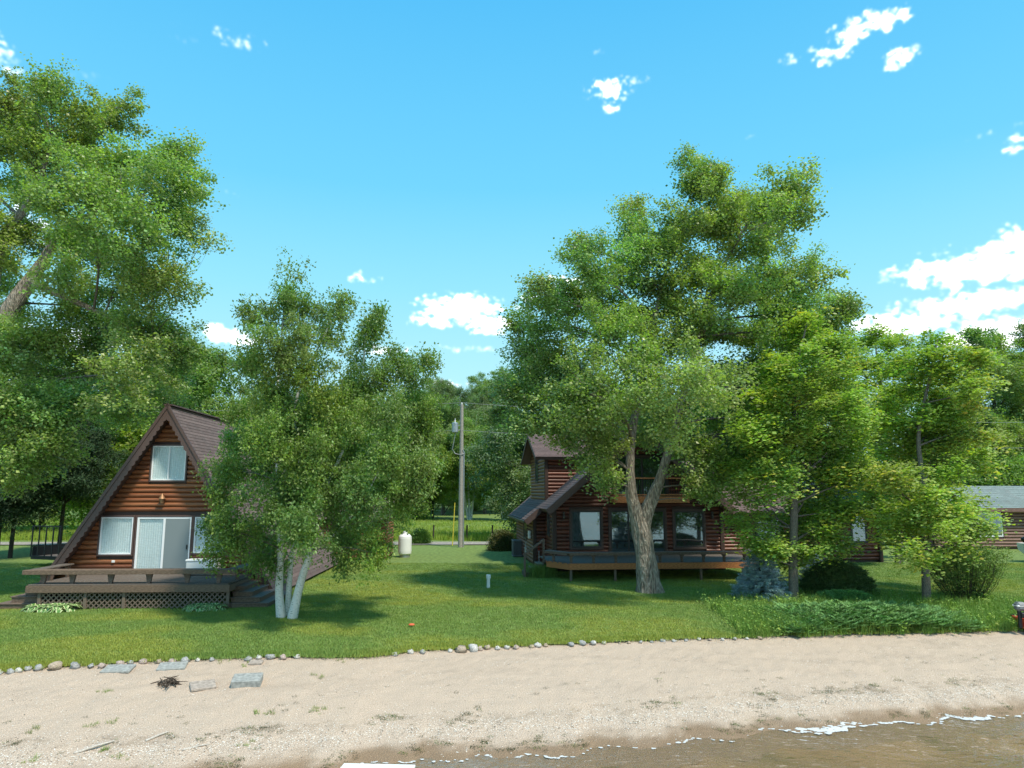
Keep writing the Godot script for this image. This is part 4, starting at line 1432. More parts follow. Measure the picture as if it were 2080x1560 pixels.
	var s3 := [
		stem_px([[571, 1258], [567, 1200], [569, 1150], [570, 1080], [567, 980], [561, 880], [565, 760], [578, 620]], 21.75, [0.145, 0.115, 0.1, 0.09, 0.075, 0.055, 0.04, 0.015]),
		stem_px([[593, 1260], [605, 1205], [616, 1165], [630, 1118], [619, 1060], [612, 970], [608, 900], [600, 820], [640, 720], [690, 620]], 21.6, [0.155, 0.12, 0.11, 0.095, 0.085, 0.07, 0.055, 0.045, 0.03, 0.012]),
		stem_px([[584, 1250, 0.25], [588, 1180, 0.25], [597, 1110, 0.3], [640, 1030, 0.5], [690, 930, 0.9], [730, 800, 1.2], [745, 660, 1.2]], 21.75, [0.09, 0.08, 0.075, 0.065, 0.05, 0.035, 0.012]),
		stem_px([[622, 1120], [660, 1100], [695, 1070], [740, 1010, 0.4], [810, 880, 0.8]], 21.6, [0.06, 0.055, 0.045, 0.03, 0.012]),
	]
	var l3 := lobes_px([
		[590, 560, 16], [575, 600, 26], [600, 610, 24], [560, 645, 34], [620, 650, 34], [505, 645, 18], [520, 690, 34], [680, 625, 24], [650, 660, 36], [705, 615, 14], [755, 635, 14], [745, 670, 26], [770, 650, 10], [735, 715, 34], [590, 700, 44], [660, 725, 48], [545, 750, 44], [500, 740, 26],
		[800, 735, 24], [820, 770, 38], [855, 745, 22], [880, 742, 9], [770, 790, 50], [700, 790, 52], [620, 790, 56], [550, 820, 52], [500, 830, 32], [840, 830, 42], [780, 860, 56], [700, 860, 58], [620, 870, 58], [540, 890, 52], [485, 900, 36], [860, 890, 36], [800, 930, 54], [720, 930, 58], [640, 940, 58], [560, 960, 54], [490, 960, 40], [445, 955, 26], [845, 960, 40], [870, 940, 18],
		[800, 1000, 48], [730, 1010, 54], [660, 1020, 52], [580, 1030, 52], [510, 1030, 44], [450, 1010, 26], [435, 1065, 26], [480, 1080, 40], [550, 1090, 48], [620, 1085, 44], [690, 1080, 50], [750, 1070, 42], [800, 1060, 32], [830, 1020, 26], [445, 1110, 22], [500, 1130, 32], [555, 1140, 32], [700, 1120, 32], [745, 1120, 26], [775, 1105, 18], [570, 1000, 36, -0.9], [605, 960, 36, -0.9], [565, 900, 36, -0.9], [612, 860, 34, -0.8], [600, 1060, 32, -0.9], [562, 820, 34, -0.8],
	], 21.8, 1.0, 0.9)
	grow(t3, s3, l3, {"bark": M.birch_bark, "limb_bark": M.grey_bark, "sprig": bl, "sides": 14, "density": 30.0, "per": 13, "clump": 0.3, "gap": -0.18, "gap_freq": 0.9, "wind": Vector3(0.6, 0, 0), "shoots": 1.3, "tilt": 0.3, "shape": Vector3(0.9, 1.0, 0.9), "limb": 0.55, "vary": 0.2})
	# maples of the garden bed
	var ml := sprig(14, Vector3(0.32, 0.16, 0.32), 0.12, 0.12, 0.25, 31, true, 0.4).mesh(M.maple_leaf)
	var mo := {"bark": M.grey_bark, "sprig": ml, "sides": 12, "density": 17.0, "per": 13, "clump": 0.38, "gap": -0.2, "gap_freq": 0.8, "tilt": 0.22, "shape": Vector3(1.1, 0.55, 1.1), "tips": Color(1.5, 1.12, 0.9), "arch": 0.4, "vary": 0.16}
	var t4 := thing("maple_tree", "young maple with pale green leaves beside the small blue spruce", "tree", on_ground(1612, 1222), 0.0, "young maples of the garden bed")
	grow(t4, [stem_px([[1613, 1228], [1611, 1150], [1613, 1050], [1614, 950], [1612, 850], [1622, 740], [1640, 650]], 24.9, [0.17, 0.15, 0.13, 0.1, 0.075, 0.05, 0.015])], lobes_px([
		[1640, 670, 26], [1615, 700, 36], [1660, 710, 36], [1700, 720, 32], [1580, 760, 36], [1635, 770, 52], [1710, 780, 44], [1560, 820, 38], [1620, 840, 56], [1700, 850, 52], [1750, 830, 28], [1540, 880, 34], [1600, 910, 56], [1680, 920, 56], [1740, 910, 34], [1520, 950, 24], [1570, 970, 46], [1650, 985, 58], [1720, 980, 40], [1762, 975, 16],
		[1500, 1010, 20], [1550, 1025, 34], [1620, 1050, 54], [1690, 1050, 44], [1730, 1040, 22], [1500, 1060, 14], [1530, 1085, 28], [1590, 1105, 36], [1650, 1110, 40], [1700, 1110, 28], [1570, 1130, 18], [1680, 1140, 16],
	], 24.9, 1.2, 0.9), mo)
	var t5 := thing("maple_tree", "young maple with yellowish tips left of the twiggy shrub", "tree", on_ground(1882, 1226), 0.0, "young maples of the garden bed")
	grow(t5, [stem_px([[1883, 1232], [1880, 1160], [1876, 1080], [1874, 980], [1866, 880], [1890, 760], [1905, 690]], 24.5, [0.15, 0.13, 0.115, 0.09, 0.065, 0.04, 0.012])], lobes_px([
		[1895, 700, 22], [1890, 740, 32], [1935, 725, 24], [1945, 760, 34], [1985, 745, 26], [1870, 790, 44], [1930, 810, 44], [1990, 800, 30], [1850, 850, 42], [1910, 870, 50], [1975, 870, 36], [1840, 920, 40], [1900, 940, 50], [1960, 930, 38], [1995, 935, 18], [1830, 990, 38], [1890, 1000, 52], [1950, 1000, 44], [1830, 1050, 32], [1890, 1060, 50], [1950, 1055, 44], [1990, 1060, 26], [1800, 1075, 18], [1850, 1095, 32], [1910, 1105, 32], [1950, 1100, 24], [2010, 1080, 14], [1860, 1125, 14],
	], 24.5, 1.2, 0.9), mo)
	var t6 := thing("maple_tree", "maple at the far end of the dark log house, behind the two garden maples", "tree", on_ground(1826, 1145), 0.0, "young maples of the garden bed")
	grow(t6, [stem_px([[1826, 1150], [1828, 1080], [1825, 1000], [1808, 900], [1790, 800], [1778, 700]], 37.9, [0.22, 0.19, 0.17, 0.14, 0.1, 0.02])], lobes_px([
		[1785, 680, 18], [1770, 715, 30], [1825, 695, 18], [1815, 730, 30], [1745, 750, 30], [1790, 770, 46], [1840, 780, 40], [1760, 830, 46], [1820, 850, 50], [1780, 900, 46], [1850, 910, 46], [1790, 970, 44], [1850, 980, 44], [1820, 1030, 36], [1770, 1030, 30],
	], 37.9, 1.15, 1.0), mo)


func far_trees() -> void:
	var green := sprig(18, Vector3(0.55, 0.42, 0.55), 0.19, 0.16, 0.3, 41).mesh(M.wood_leaf)
	var silver := sprig(18, Vector3(0.55, 0.42, 0.55), 0.2, 0.14, 0.5, 42).mesh(M.silver_leaf)
	var needle := sprig(26, Vector3(0.4, 0.22, 0.4), 0.2, 0.05, 0.3, 43).mesh(M.cedar_needle)
	var bright := sprig(18, Vector3(0.5, 0.3, 0.5), 0.17, 0.17, 0.25, 44).mesh(M.maple_leaf)
	var g := {"bark": M.dark_bark, "sprig": green, "density": 4.4, "per": 9, "clump": 0.95, "gap": -0.3, "gap_freq": 0.3, "twigs": 0.25, "vary": 0.18}
	var s := g.duplicate()
	s.sprig = silver
	s.bark = M.grey_bark
	var c := g.duplicate()
	c.sprig = needle
	c.density = 6.0
	c.clump = 0.8
	c.gap = -0.45
	var m := g.duplicate()
	m.sprig = bright
	m.density = 5.0
	m.clump = 0.8
	var b := g.duplicate()
	b.bark = M.birch_bark
	b.multi = 3
	var put := func(u: float, top: float, depth: float, wide: float, low: float, o: Dictionary, called: String, label: String) -> void:
		var p := at(u, 1000, depth)
		wood_tree(called, label, Vector3(p.x, 0, p.z), at(u, top, depth).y, wide / LENS * depth, low, o)
	# cedars at the left, dark, with their bare lower trunks in view
	put.call(8, 880, 40, 150, 0.36, c, "cedar_tree", "dark cedar with thin trunk nearest the left edge")
	put.call(34, 850, 41, 220, 0.34, c, "cedar_tree", "dark cedar standing just left of the black trailer")
	put.call(130, 840, 43, 190, 0.42, c, "cedar_tree", "dark cedar spreading above the black trailer")
	put.call(225, 760, 47, 230, 0.12, m, "maple_tree", "bright green maple behind the left slope of the A-frame")
	put.call(330, 690, 58, 230, 0.1, g, "leafy_tree", "tall green tree right behind the A-frame ridge")
	put.call(430, 700, 56, 210, 0.1, g, "leafy_tree", "tall green tree between the A-frame ridge and the birch")
	put.call(90, 740, 70, 260, 0.1, g, "leafy_tree", "tall green tree behind the cedars at the left")
	put.call(520, 790, 66, 200, 0.08, g, "leafy_tree", "green tree behind the left half of the birch")
	put.call(620, 780, 74, 220, 0.05, g, "leafy_tree", "green tree behind the middle of the birch")
	put.call(720, 790, 70, 210, 0.05, g, "leafy_tree", "green tree behind the right half of the birch")
	put.call(810, 800, 100, 190, 0.05, g, "leafy_tree", "green tree at the birch's right edge, in the woods")
	put.call(872, 765, 140, 130, 0.05, g, "leafy_tree", "small distant treetop showing just right of the birch")
	put.call(900, 795, 122, 230, 0.14, s, "willow_tree", "rounded grey-green willow behind the power pole")
	put.call(985, 800, 128, 200, 0.14, s, "willow_tree", "grey-green willow right of the power pole")
	put.call(965, 752, 146, 150, 0.05, g, "leafy_tree", "tall distant tree rising over the grey-green willows")
	put.call(1015, 745, 140, 130, 0.05, g, "leafy_tree", "tall distant tree left of the silver maple, over the willows")
	put.call(955, 865, 98, 170, 0.3, b, "birch_tree", "slender birches with white stems across the meadow behind the power pole")
	put.call(880, 880, 104, 150, 0.25, g, "leafy_tree", "low dark tree across the meadow left of the power pole")
	put.call(1025, 890, 96, 130, 0.28, b, "birch_tree", "white-stemmed birch across the meadow beside the log house dormer")
	put.call(1075, 730, 58, 220, 0.06, s, "silver_maple", "large silver maple just left of the dark log house dormer")
	put.call(1190, 760, 62, 220, 0.06, s, "silver_maple", "silver maple behind the dark log house dormer")
	put.call(1320, 790, 64, 230, 0.06, g, "leafy_tree", "green tree behind the forked cottonwood's trunk")
	put.call(1450, 770, 62, 230, 0.06, g, "leafy_tree", "green tree behind the gable of the dark log house")
	put.call(1580, 760, 62, 220, 0.06, g, "leafy_tree", "green tree behind the wing of the dark log house")
	put.call(1700, 740, 64, 200, 0.06, g, "leafy_tree", "green tree behind the gap between the two garden maples")
	put.call(1930, 800, 70, 190, 0.05, g, "leafy_tree", "shaded tree behind the left end of the green roof")
	put.call(2050, 655, 64, 210, 0.05, g, "leafy_tree", "tall dark tree at the right edge behind the green roof")
	put.call(2150, 640, 66, 240, 0.05, g, "leafy_tree", "tall dark tree leaving the picture at the right, behind the green roof")
	put.call(2010, 840, 60, 130, 0.05, g, "leafy_tree", "low tree directly behind the green roof ridge")
	put.call(-60, 700, 60, 260, 0.1, g, "leafy_tree", "green tree at the far left edge behind the cedars")
	# the wood behind them
	var where := []
	var tints := []
	for i in 12000:
		var x := rng.randf_range(-200, 200)
		var d := 158.0 + rng.randf() * 22.0 + 4.0 * sin(x * 0.11)
		var top := 13.0 + 4.5 * sin(x * 0.13) + 3.0 * sin(x * 0.31 + 1.0) + 2.0 * rough_noise.get_noise_2d(x * 10.0, 3.0)
		where.append(Transform3D(Basis(Vector3.UP, rng.randf() * TAU).scaled(Vector3.ONE * rng.randf_range(2.2, 3.6)), Vector3(x, top * sqrt(rng.randf()), -d)))
		tints.append(tint(0.16, Color(0.95, 1, 1)))
	var wood := scatter("far_woods", green, where, tints, self)
	wood.set_meta("kind", "stuff")


# ---------- garden plants ----------
func clump_plant(t: Node3D, called: String, m: Mesh, n: int, r: Vector3, tilt := 0.3, size := Vector2(0.8, 1.2), base := Color.WHITE, hollow := 0.5) -> void:
	var where := []
	var tints := []
	for i in n:
		var u := unit()
		u.y = absf(u.y)
		var p := u * r * pow(rng.randf(), hollow)
		where.append(Transform3D(Basis(Vector3.UP, rng.randf() * TAU) * Basis(Vector3.RIGHT, rng.randfn(0, tilt)) * Basis.IDENTITY.scaled(Vector3.ONE * rng.randf_range(size.x, size.y)), p))
		tints.append(tint(0.15, base))
	scatter(called, m, where, tints, t).set_meta("kind", "stuff")


func shrub_stems(t: Node3D, n: int, r: Vector3, m: Material, thick := 0.012, bare := 0.85) -> void:
	var b := MB.new()
	for i in n:
		var a := rng.randf() * TAU
		var k := sqrt(rng.randf())
		var p := Vector3(cos(a) * k * r.x * 0.35, -0.03, sin(a) * k * r.z * 0.35)
		var q := Vector3(cos(a) * k * r.x * 0.95, r.y * rng.randf_range(0.6, 1.0) * bare, sin(a) * k * r.z * 0.95)
		b.tube(curve(p, q, 0.0, 3), [thick, thick * 0.8, thick * 0.6, thick * 0.3], 4, false)
	part("stems", b.mesh(m), t)


func spruce(label: String, base: Vector3, h: float, w: float, m: Mesh) -> void:
	var t := thing("blue_spruce", label, "tree", base, 0.0, "small blue spruces of the garden bed")
	var tr := MB.new()
	tr.tube([Vector3(0, -0.05, 0), Vector3(0, h * 0.5, 0), Vector3(0, h, 0)], [0.05, 0.03, 0.006], 7)
	part("trunk", tr.mesh(M.dark_bark), t)
	var where := []
	var tints := []
	var tiers := int(h / 0.11)
	var limbs := MB.new()
	for i in tiers:
		var y := 0.06 + (h - 0.1) * i / tiers
		var r := w * 0.5 * pow(1.0 - y / h, 0.85)
		var n := 5 + int(r * 9.0)
		for k in n:
			var a := TAU * (k + rng.randf() * 0.7) / n + i
			var l := r * rng.randf_range(0.75, 1.12)
			var d := Vector3(cos(a), 0, sin(a))
			var tip := d * l + Vector3(0, y + 0.03, 0)
			limbs.tube([Vector3(0, y, 0), tip], [0.008, 0.003], 3, false)
			var steps := maxi(2, int(l / 0.085))
			for j in steps:
				var f := (j + 0.7) / steps
				if f < 0.25:
					continue
				var p := Vector3(0, y, 0).lerp(tip, f) + Vector3(rng.randfn(0, 0.025), -0.05 * f * (1.0 - f) + rng.randfn(0, 0.012), rng.randfn(0, 0.025))
				for z in 2:
					var bs := Basis(Vector3.UP, -a + rng.randfn(0, 0.6))
					where.append(Transform3D(bs.scaled(Vector3.ONE * rng.randf_range(1.1, 1.6)), p + Vector3(rng.randfn(0, 0.02), 0, rng.randfn(0, 0.02))))
					tints.append(tint(0.13))
				continue
				tints.append(tint(0.13))
	part("limbs", limbs.mesh(M.dark_bark), t)
	scatter("needles", m, where, tints, t).set_meta("kind", "stuff")


func garden() -> void:
	# needle sprays along +x
	var sp := MB.new()
	sp.tinted = true
	var r := RandomNumberGenerator.new()
	r.seed = 61
	for i in 34:
		var x := r.randf_range(-0.03, 0.12)
		var a := r.randf() * TAU
		var d := Vector3(0.6, cos(a) * 0.8, sin(a) * 0.8).normalized()
		var t := r.randf_range(0.8, 1.25)
		sp.col = Color(t, t, t * 1.05)
		var s := d.cross(Vector3(r.randfn(), r.randfn(), r.randfn())).normalized() * 0.006
		var p := Vector3(x, 0, 0)
		sp.tri(p - s, p + s, p + d * 0.055)
	var spm := sp.mesh(M.spruce_needle)
	spruce("small blue spruce at the right end of the raised deck", on_ground(1547, 1218), 1.95, 2.15, spm)
	spruce("smaller blue spruce half hidden behind the young maple's trunk", on_ground(1655, 1180), 1.25, 1.3, spm)
	var pine := sp.mesh(M.pine_needle)
	var t := thing("mugo_pine", "broad dark mugo pine between the two garden maples", "shrub", on_ground(1720, 1214) + Vector3(0, 0, -0.7))
	shrub_stems(t, 40, Vector3(1.25, 1.2, 0.9), M.dark_bark, 0.02, 0.75)
	clump_plant(t, "foliage", pine, 5200, Vector3(1.25, 1.25, 0.95), 0.8, Vector2(1.2, 2.0), Color(0.95, 1, 0.9), 0.4)
	var lowp := thing("low_juniper", "low bright green juniper at the foot of the dark mugo pine", "shrub", on_ground(1715, 1226))
	shrub_stems(lowp, 16, Vector3(1.05, 0.4, 0.5), M.dark_bark, 0.01, 0.7)
	clump_plant(lowp, "foliage", sp.mesh(M.juniper_needle), 2600, Vector3(1.1, 0.42, 0.55), 0.6, Vector2(1.2, 2.0), Color(0.85, 0.95, 0.8))
	var leafy := sprig(12, Vector3(0.14, 0.12, 0.14), 0.075, 0.045, 0.1, 71).mesh(M.weed)
	# twiggy many-stemmed shrub
	t = thing("twiggy_shrub", "tall many-stemmed shrub with reddish bare stems near the right edge", "shrub", on_ground(1985, 1226) + Vector3(0, 0, -0.6))
	shrub_stems(t, 130, Vector3(1.6, 1.75, 1.0), M.dark_twig, 0.011, 1.0)
	var where := []
	var tints := []
	for i in 1300:
		var a := rng.randf() * TAU
		var k := sqrt(rng.randf())
		var y := 1.8 * pow(rng.randf(), 0.55)
		where.append(Transform3D(Basis(Vector3.UP, rng.randf() * TAU), Vector3(cos(a) * k * 1.65 * (0.4 + y * 0.36), y, sin(a) * k * 1.05 * (0.4 + y * 0.36))))
		tints.append(tint(0.2, Color(0.8, 0.8, 0.75)))
	scatter("leaves", leafy, where, tints, t).set_meta("kind", "stuff")
	# spreading juniper mat
	var needle := MB.new()
	needle.tinted = true
	for i in 46:
		var x := r.randf_range(0.0, 0.42)
		var a := r.randf_range(-1.0, 1.0)
		var d := Vector3(0.8, 0.25 + r.randf() * 0.3, a * 0.9).normalized()
		var q := r.randf_range(0.75, 1.3)
		needle.col = Color(q, q, q * 0.9)
		var s := d.cross(Vector3(r.randfn() * 0.4, 1, r.randfn() * 0.4)).normalized() * 0.012
		var p := Vector3(x, 0.1 * x, a * 0.03)
		needle.tri(p - s, p + s, p + d * 0.085)
	t = thing("creeping_juniper", "wide mat of creeping juniper along the sand below the garden maples", "shrub", Vector3(10.0, 0, -21.6))
	var runners := MB.new()
	for i in 60:
		var a := rng.randf() * TAU
		var q := Vector3(cos(a) * 2.3, 0.16, sin(a) * 0.9) * sqrt(rng.randf())
		runners.tube([q * Vector3(0.3, 0, 0.3) + Vector3(0, -0.02, 0), q], [0.014, 0.006], 4, false)
	part("runners", runners.mesh(M.dark_bark), t)
	where = []
	tints = []
	for i in 3000:
		var x := rng.randf_range(-2.6, 3.0)
		var z := rng.randf_range(-1.15, 1.55)
		var h := 0.34 * (1.0 - pow(absf(x - 0.2) / 3.0, 2.0)) * (1.0 - pow(absf(z - 0.2) / 1.5, 2.0)) + 0.06
		if h < 0.05:
			continue
		var wx := 10.0 + x
		if 21.6 - z < edge_d(wx) - 0.15 + 0.1 * rng.randf():
			continue
		where.append(Transform3D(Basis(Vector3.UP, rng.randf() * 1.6 - 0.8 + (PI if rng.randf() < 0.35 else 0.0)) * Basis(Vector3.BACK, rng.randf_range(-0.1, 0.35)), Vector3(x, h * rng.randf_range(0.5, 1.05) + lawn_y(wx, 21.6 - z), z)))
		tints.append(tint(0.16))
	scatter("foliage", needle.mesh(M.juniper_needle), where, tints, t).set_meta("kind", "stuff")
	# weeds and tall grass round it
	var tall := grass_tuft(22, 0.2, 0.5, 0.014, 8, 0.6).mesh(M.weed)
	where = []
	tints = []
	var broad := []
	var bt := []
	while where.size() < 2600:
		var x := rng.randf_range(6.3, 16.5)
		var d := rng.randf_range(edge_d(x) - 0.05, 26.5)
		if rng.randf() > exp(-(d - edge_d(x)) * 0.5) + (0.5 if x < 8.0 else 0.0) * exp(-absf(d - 22.0)):
			continue
		var p := Vector3(x, lawn_y(x, d) - 0.02, -d)
		where.append(Transform3D(Basis(Vector3.UP, rng.randf() * TAU).scaled(Vector3.ONE * rng.randf_range(0.45, 1.0)), p))
		tints.append(tint(0.14, Color(0.85, 0.95, 0.8)))
		if rng.randf() < 0.5:
			broad.append(Transform3D(Basis(Vector3.UP, rng.randf() * TAU).scaled(Vector3.ONE * rng.randf_range(0.7, 1.4)), p + Vector3(rng.randfn(0, 0.1), rng.randf_range(0.05, 0.35), rng.randfn(0, 0.1))))
			bt.append(tint(0.18, Color(1.25, 1.15, 0.8) if rng.randf() < 0.3 else Color(0.85, 0.95, 0.8)))
	scatter("tall_grass", tall, where, tints, self).set_meta("kind", "stuff")
	scatter("broadleaf_weeds", leafy, broad, bt, self).set_meta("kind", "stuff")
	# hostas with white-edged leaves
	var hm := MB.new()
	hm.tinted = true
	for i in 46:
		var a := TAU * i / 46.0 * 5.0 + r.randf()
		var k := r.randf()
		var d := Vector3(cos(a), 0.9 - k * 0.95, sin(a)).normalized()
		var side := d.cross(Vector3.UP).normalized()
		var up := side.cross(d)
		var root := Vector3(cos(a), 0, sin(a)) * 0.05
		var l := r.randf_range(0.2, 0.32)
		var s0 := root + d * (0.12 + 0.2 * k)
		var bend := Vector3(0, -0.08 - 0.1 * k, 0)
		var w := l * 0.3
		var mid := s0 + d * l * 0.45 + up * 0.03
		var tip := s0 + d * l + bend
		for s in [-1.0, 1.0]:
			hm.col = Color(0.1, 0.24, 0.05)
			hm.tri(s0, mid + side * s * w * 0.55, mid)
			hm.tri(mid, mid + side * s * w * 0.55, tip)
			hm.col = Color(0.55, 0.62, 0.32)
			hm.tri(s0, mid + side * s * w, mid + side * s * w * 0.55)
			hm.tri(mid + side * s * w * 0.55, mid + side * s * w, tip)
	var hmesh := hm.mesh(M.hosta_leaf)
	for q in [[105, 1240, 1.0, "white-edged hosta at the left end of the lattice skirt"], [418, 1238, 0.85, "white-edged hosta at the right end of the lattice skirt"]]:
		var h := thing("hosta_plant", q[3], "plant", on_ground(q[0], q[1]), 0.0, "hostas along the deck skirt")
		for k in 5:
			part("leaf_rosette", hmesh, h, Vector3((k - 2) * 0.2 * q[2], 0, 0.06 * (k % 2)), Basis(Vector3.UP, k * 1.3).scaled(Vector3.ONE * q[2] * rng.randf_range(0.85, 1.1)))
	# shrubs by the house and the tank
	t = thing("red_leaf_shrub", "dark reddish shrub behind the air conditioner", "shrub", on_ground(1022, 1118))
	shrub_stems(t, 30, Vector3(0.95, 1.3, 0.8), M.dark_twig, 0.014, 0.8)
	clump_plant(t, "leaves", leafy, 1500, Vector3(0.95, 1.35, 0.8), 0.5, Vector2(1.0, 1.6), Color(0.55, 0.36, 0.45), 0.35)
	t = thing("leafy_shrub", "dark green bush beside the propane tank", "shrub", on_ground(852, 1105))
	shrub_stems(t, 20, Vector3(0.9, 1.5, 0.8), M.dark_twig, 0.014, 0.8)
	clump_plant(t, "leaves", leafy, 1500, Vector3(0.75, 1.1, 0.7), 0.5, Vector2(1.0, 1.6), Color(0.5, 0.62, 0.5), 0.35)
	t = thing("perennial_plant", "pale green perennial clump at the foot of the deck steps", "plant", on_ground(1100, 1172))
	clump_plant(t, "leaves", tall, 130, Vector3(0.6, 0.1, 0.4), 0.2, Vector2(0.8, 1.3), Color(0.8, 0.8, 0.8))
	clump_plant(t, "shoots", leafy, 160, Vector3(0.6, 0.45, 0.4), 0.5, Vector2(0.6, 1.0), Color(0.8, 0.85, 0.75))


# ---------- yard objects ----------
func yard() -> void:
	# power pole
	var pb := on_ground(935, 1112)
	var t := thing("power_pole", "weathered wooden power pole with grey transformer across the lawn", "pole", pb)
	var b := MB.new()
	b.tube([Vector3(0, -0.2, 0), Vector3(0, 3, 0), Vector3(0.01, 6.5, 0), Vector3(0.0, 9.7, 0)], [0.165, 0.155, 0.135, 0.115], 14)
	part("shaft", b.mesh(M.pole_wood), t)
	b = MB.new()
	b.tube([Vector3(0.2, 0, 0.05), Vector3(0.18, 6.4, 0.05), Vector3(0.1, 6.55, 0.1)], [0.05, 0.05, 0.05], 8)
	part("conduit", b.mesh(M.grey_metal), t)
	var can := MB.new()
	can.lathe([Vector2(0.0, 0.0), Vector2(0.2, 0.0), Vector2(0.22, 0.03), Vector2(0.22, 0.58), Vector2(0.24, 0.6), Vector2(0.23, 0.64), Vector2(0.08, 0.7), Vector2(0.0, 0.7)], 16)
	var tr := part("transformer", can.mesh(M.grey_metal), t, Vector3(-0.45, 7.75, 0.05))
	b = MB.new()
	b.lathe([Vector2(0.0, 0.68), Vector2(0.03, 0.68), Vector2(0.05, 0.72), Vector2(0.03, 0.76), Vector2(0.05, 0.8), Vector2(0.03, 0.84), Vector2(0.015, 0.98), Vector2(0, 0.98)], 10)
	part("bushing", b.mesh(M.porcelain), tr)
	b = MB.new()
	b.box(Vector3(0.22, 0.18, -0.03), Vector3(0.3, 0.06, 0.06))
	b.box(Vector3(0.22, 0.5, -0.03), Vector3(0.3, 0.06, 0.06))
	part("bracket", b.mesh(M.grey_metal), tr)
	b = MB.new()
	b.tube([Vector3(-0.4, 7.75, 0.05), Vector3(-0.5, 7.2, 0.05), Vector3(-0.62, 6.6, 0.05), Vector3(-0.42, 6.3, 0.05), Vector3(0.0, 6.2, 0.2), Vector3(0.18, 6.3, 0.12)], [0.025, 0.025, 0.025, 0.025, 0.025, 0.025], 6)
	part("service_cable", b.mesh(M.wire), t)
	b = MB.new()
	b.lathe([Vector2(0, 0), Vector2(0.05, 0.0), Vector2(0.06, 0.06), Vector2(0.03, 0.1), Vector2(0.05, 0.14), Vector2(0, 0.18)], 8, Vector3(0, 9.68, 0))
	part("insulator", b.mesh(M.porcelain), t)
	for q in [[9.82, 0.0, "upper overhead power line running across from the pole top"], [7.9, 0.12, "lower overhead power line passing the transformer"]]:
		var wire := MB.new()
		for side in [-1.0, 1.0]:
			var pts := []
			var rad := []
			for i in 25:
				var k := i / 24.0
				pts.append(Vector3(side * 60.0 * k, q[0] - 3.2 * k * (1.0 - k) - 0.4 * k, -6.0 * k * side + q[1]))
				rad.append(0.011)
			wire.tube(pts, rad, 4, false)
		single("power_line", wire.mesh(M.wire), q[2], "cable", pb, 0.0, "overhead power lines")
	b = MB.new()
	b.tube([Vector3(0, -0.05, 0), Vector3(0.13, 2.95, 0.0)], [0.035, 0.03], 8)
	single("guy_marker", b.mesh(M.yellow_plastic), "slender yellow guy-wire marker left of the power pole", "marker", on_ground(919, 1108))
	# vent pipe on the lawn
	t = thing("vent_pipe", "short white capped pipe standing in the middle of the lawn", "pipe", on_ground(992, 1193))
	b = MB.new()
	b.lathe([Vector2(0.065, -0.05), Vector2(0.065, 0.36)], 14)
	part("pipe", b.mesh(M.white_vinyl), t)
	b = MB.new()
	b.lathe([Vector2(0.0, 0.34), Vector2(0.09, 0.34), Vector2(0.09, 0.46), Vector2(0.08, 0.48), Vector2(0.0, 0.49)], 14)
	part("cap", b.mesh(M.white_vinyl), t)
	b = MB.new()
	b.lathe([Vector2(0.0, 0.0), Vector2(0.08, 0.0), Vector2(0.085, 0.02), Vector2(0.06, 0.035), Vector2(0.0, 0.035)], 14)
	single("lawn_disc", b.mesh(M.orange_plastic), "small orange disc lying on the lawn", "disc", on_ground(836, 1272) + Vector3(0, 0.03, 0))
	# propane tank, upright
	t = thing("propane_tank", "white propane tank at the edge of the birch's crown", "tank", on_ground(822, 1132), 0.2)
	b = MB.new()
	b.lathe([Vector2(0.0, 0.08), Vector2(0.25, 0.1), Vector2(0.37, 0.22), Vector2(0.38, 0.35), Vector2(0.38, 1.05), Vector2(0.36, 1.18), Vector2(0.24, 1.3), Vector2(0.0, 1.35)], 20)
	part("body", b.mesh(M.white_paint), t)
	b = MB.new()
	b.lathe([Vector2(0.3, 0.0), Vector2(0.3, 0.14)], 16)
	part("foot_ring", b.mesh(M.grey_metal), t)
	b = MB.new()
	b.lathe([Vector2(0.12, 1.32), Vector2(0.12, 1.46), Vector2(0.0, 1.47)], 12)
	part("valve_cover", b.mesh(M.white_paint), t)
	# log shed behind the birch
	t = thing("log_shed", "small red-brown log shed half hidden behind the birch", "shed", Vector3(-10.9, 0, -40.0), 0.04)
	var sp := func(y: float) -> Vector2: return Vector2(0.03, 3.87)
	log_wall(t, Vector3.ZERO, 0.0, PackedVector2Array([Vector2(0, 0), Vector2(3.9, 0), Vector2(3.9, 2.3), Vector2(0, 2.3)]), sp, 0.05, 2.3, 0.18, [], "cedar_log")
	log_wall(t, Vector3(3.9, 0, 0), PI / 2, PackedVector2Array([Vector2(0, 0), Vector2(3, 0), Vector2(3, 2.3), Vector2(1.5, 3.2), Vector2(0, 2.3)]), func(y: float) -> Vector2: return Vector2(0.03 + maxf(0, y - 2.3) * 1.6, 2.97 - maxf(0, y - 2.3) * 1.6), 0.05, 3.1, 0.18, [], "cedar_log")
	var back := MB.new()
	back.box(Vector3(1.95, 1.15, -3.0), Vector3(3.8, 2.3, 0.1))
	back.box(Vector3(0.05, 1.15, -1.5), Vector3(0.1, 2.3, 2.9))
	part("rear_wall", back.mesh(M.dark_stain), t)
	roof_slope(t, Vector3(-0.3, 2.2, 0.35), Vector3(4.5, 0, 0), Vector3(0, 1.15, -1.85), "brown_shingle", 0.16)
	roof_slope(t, Vector3(4.2, 2.2, -3.35), Vector3(-4.5, 0, 0), Vector3(0, 1.15, 1.85), "brown_shingle", 0.16)
	# beige tub by the steps
	t = thing("flower_tub", "beige round tub beside the right deck steps", "planter", on_ground(540, 1193) + Vector3(-0.15, 0, -0.5))
	b = MB.new()
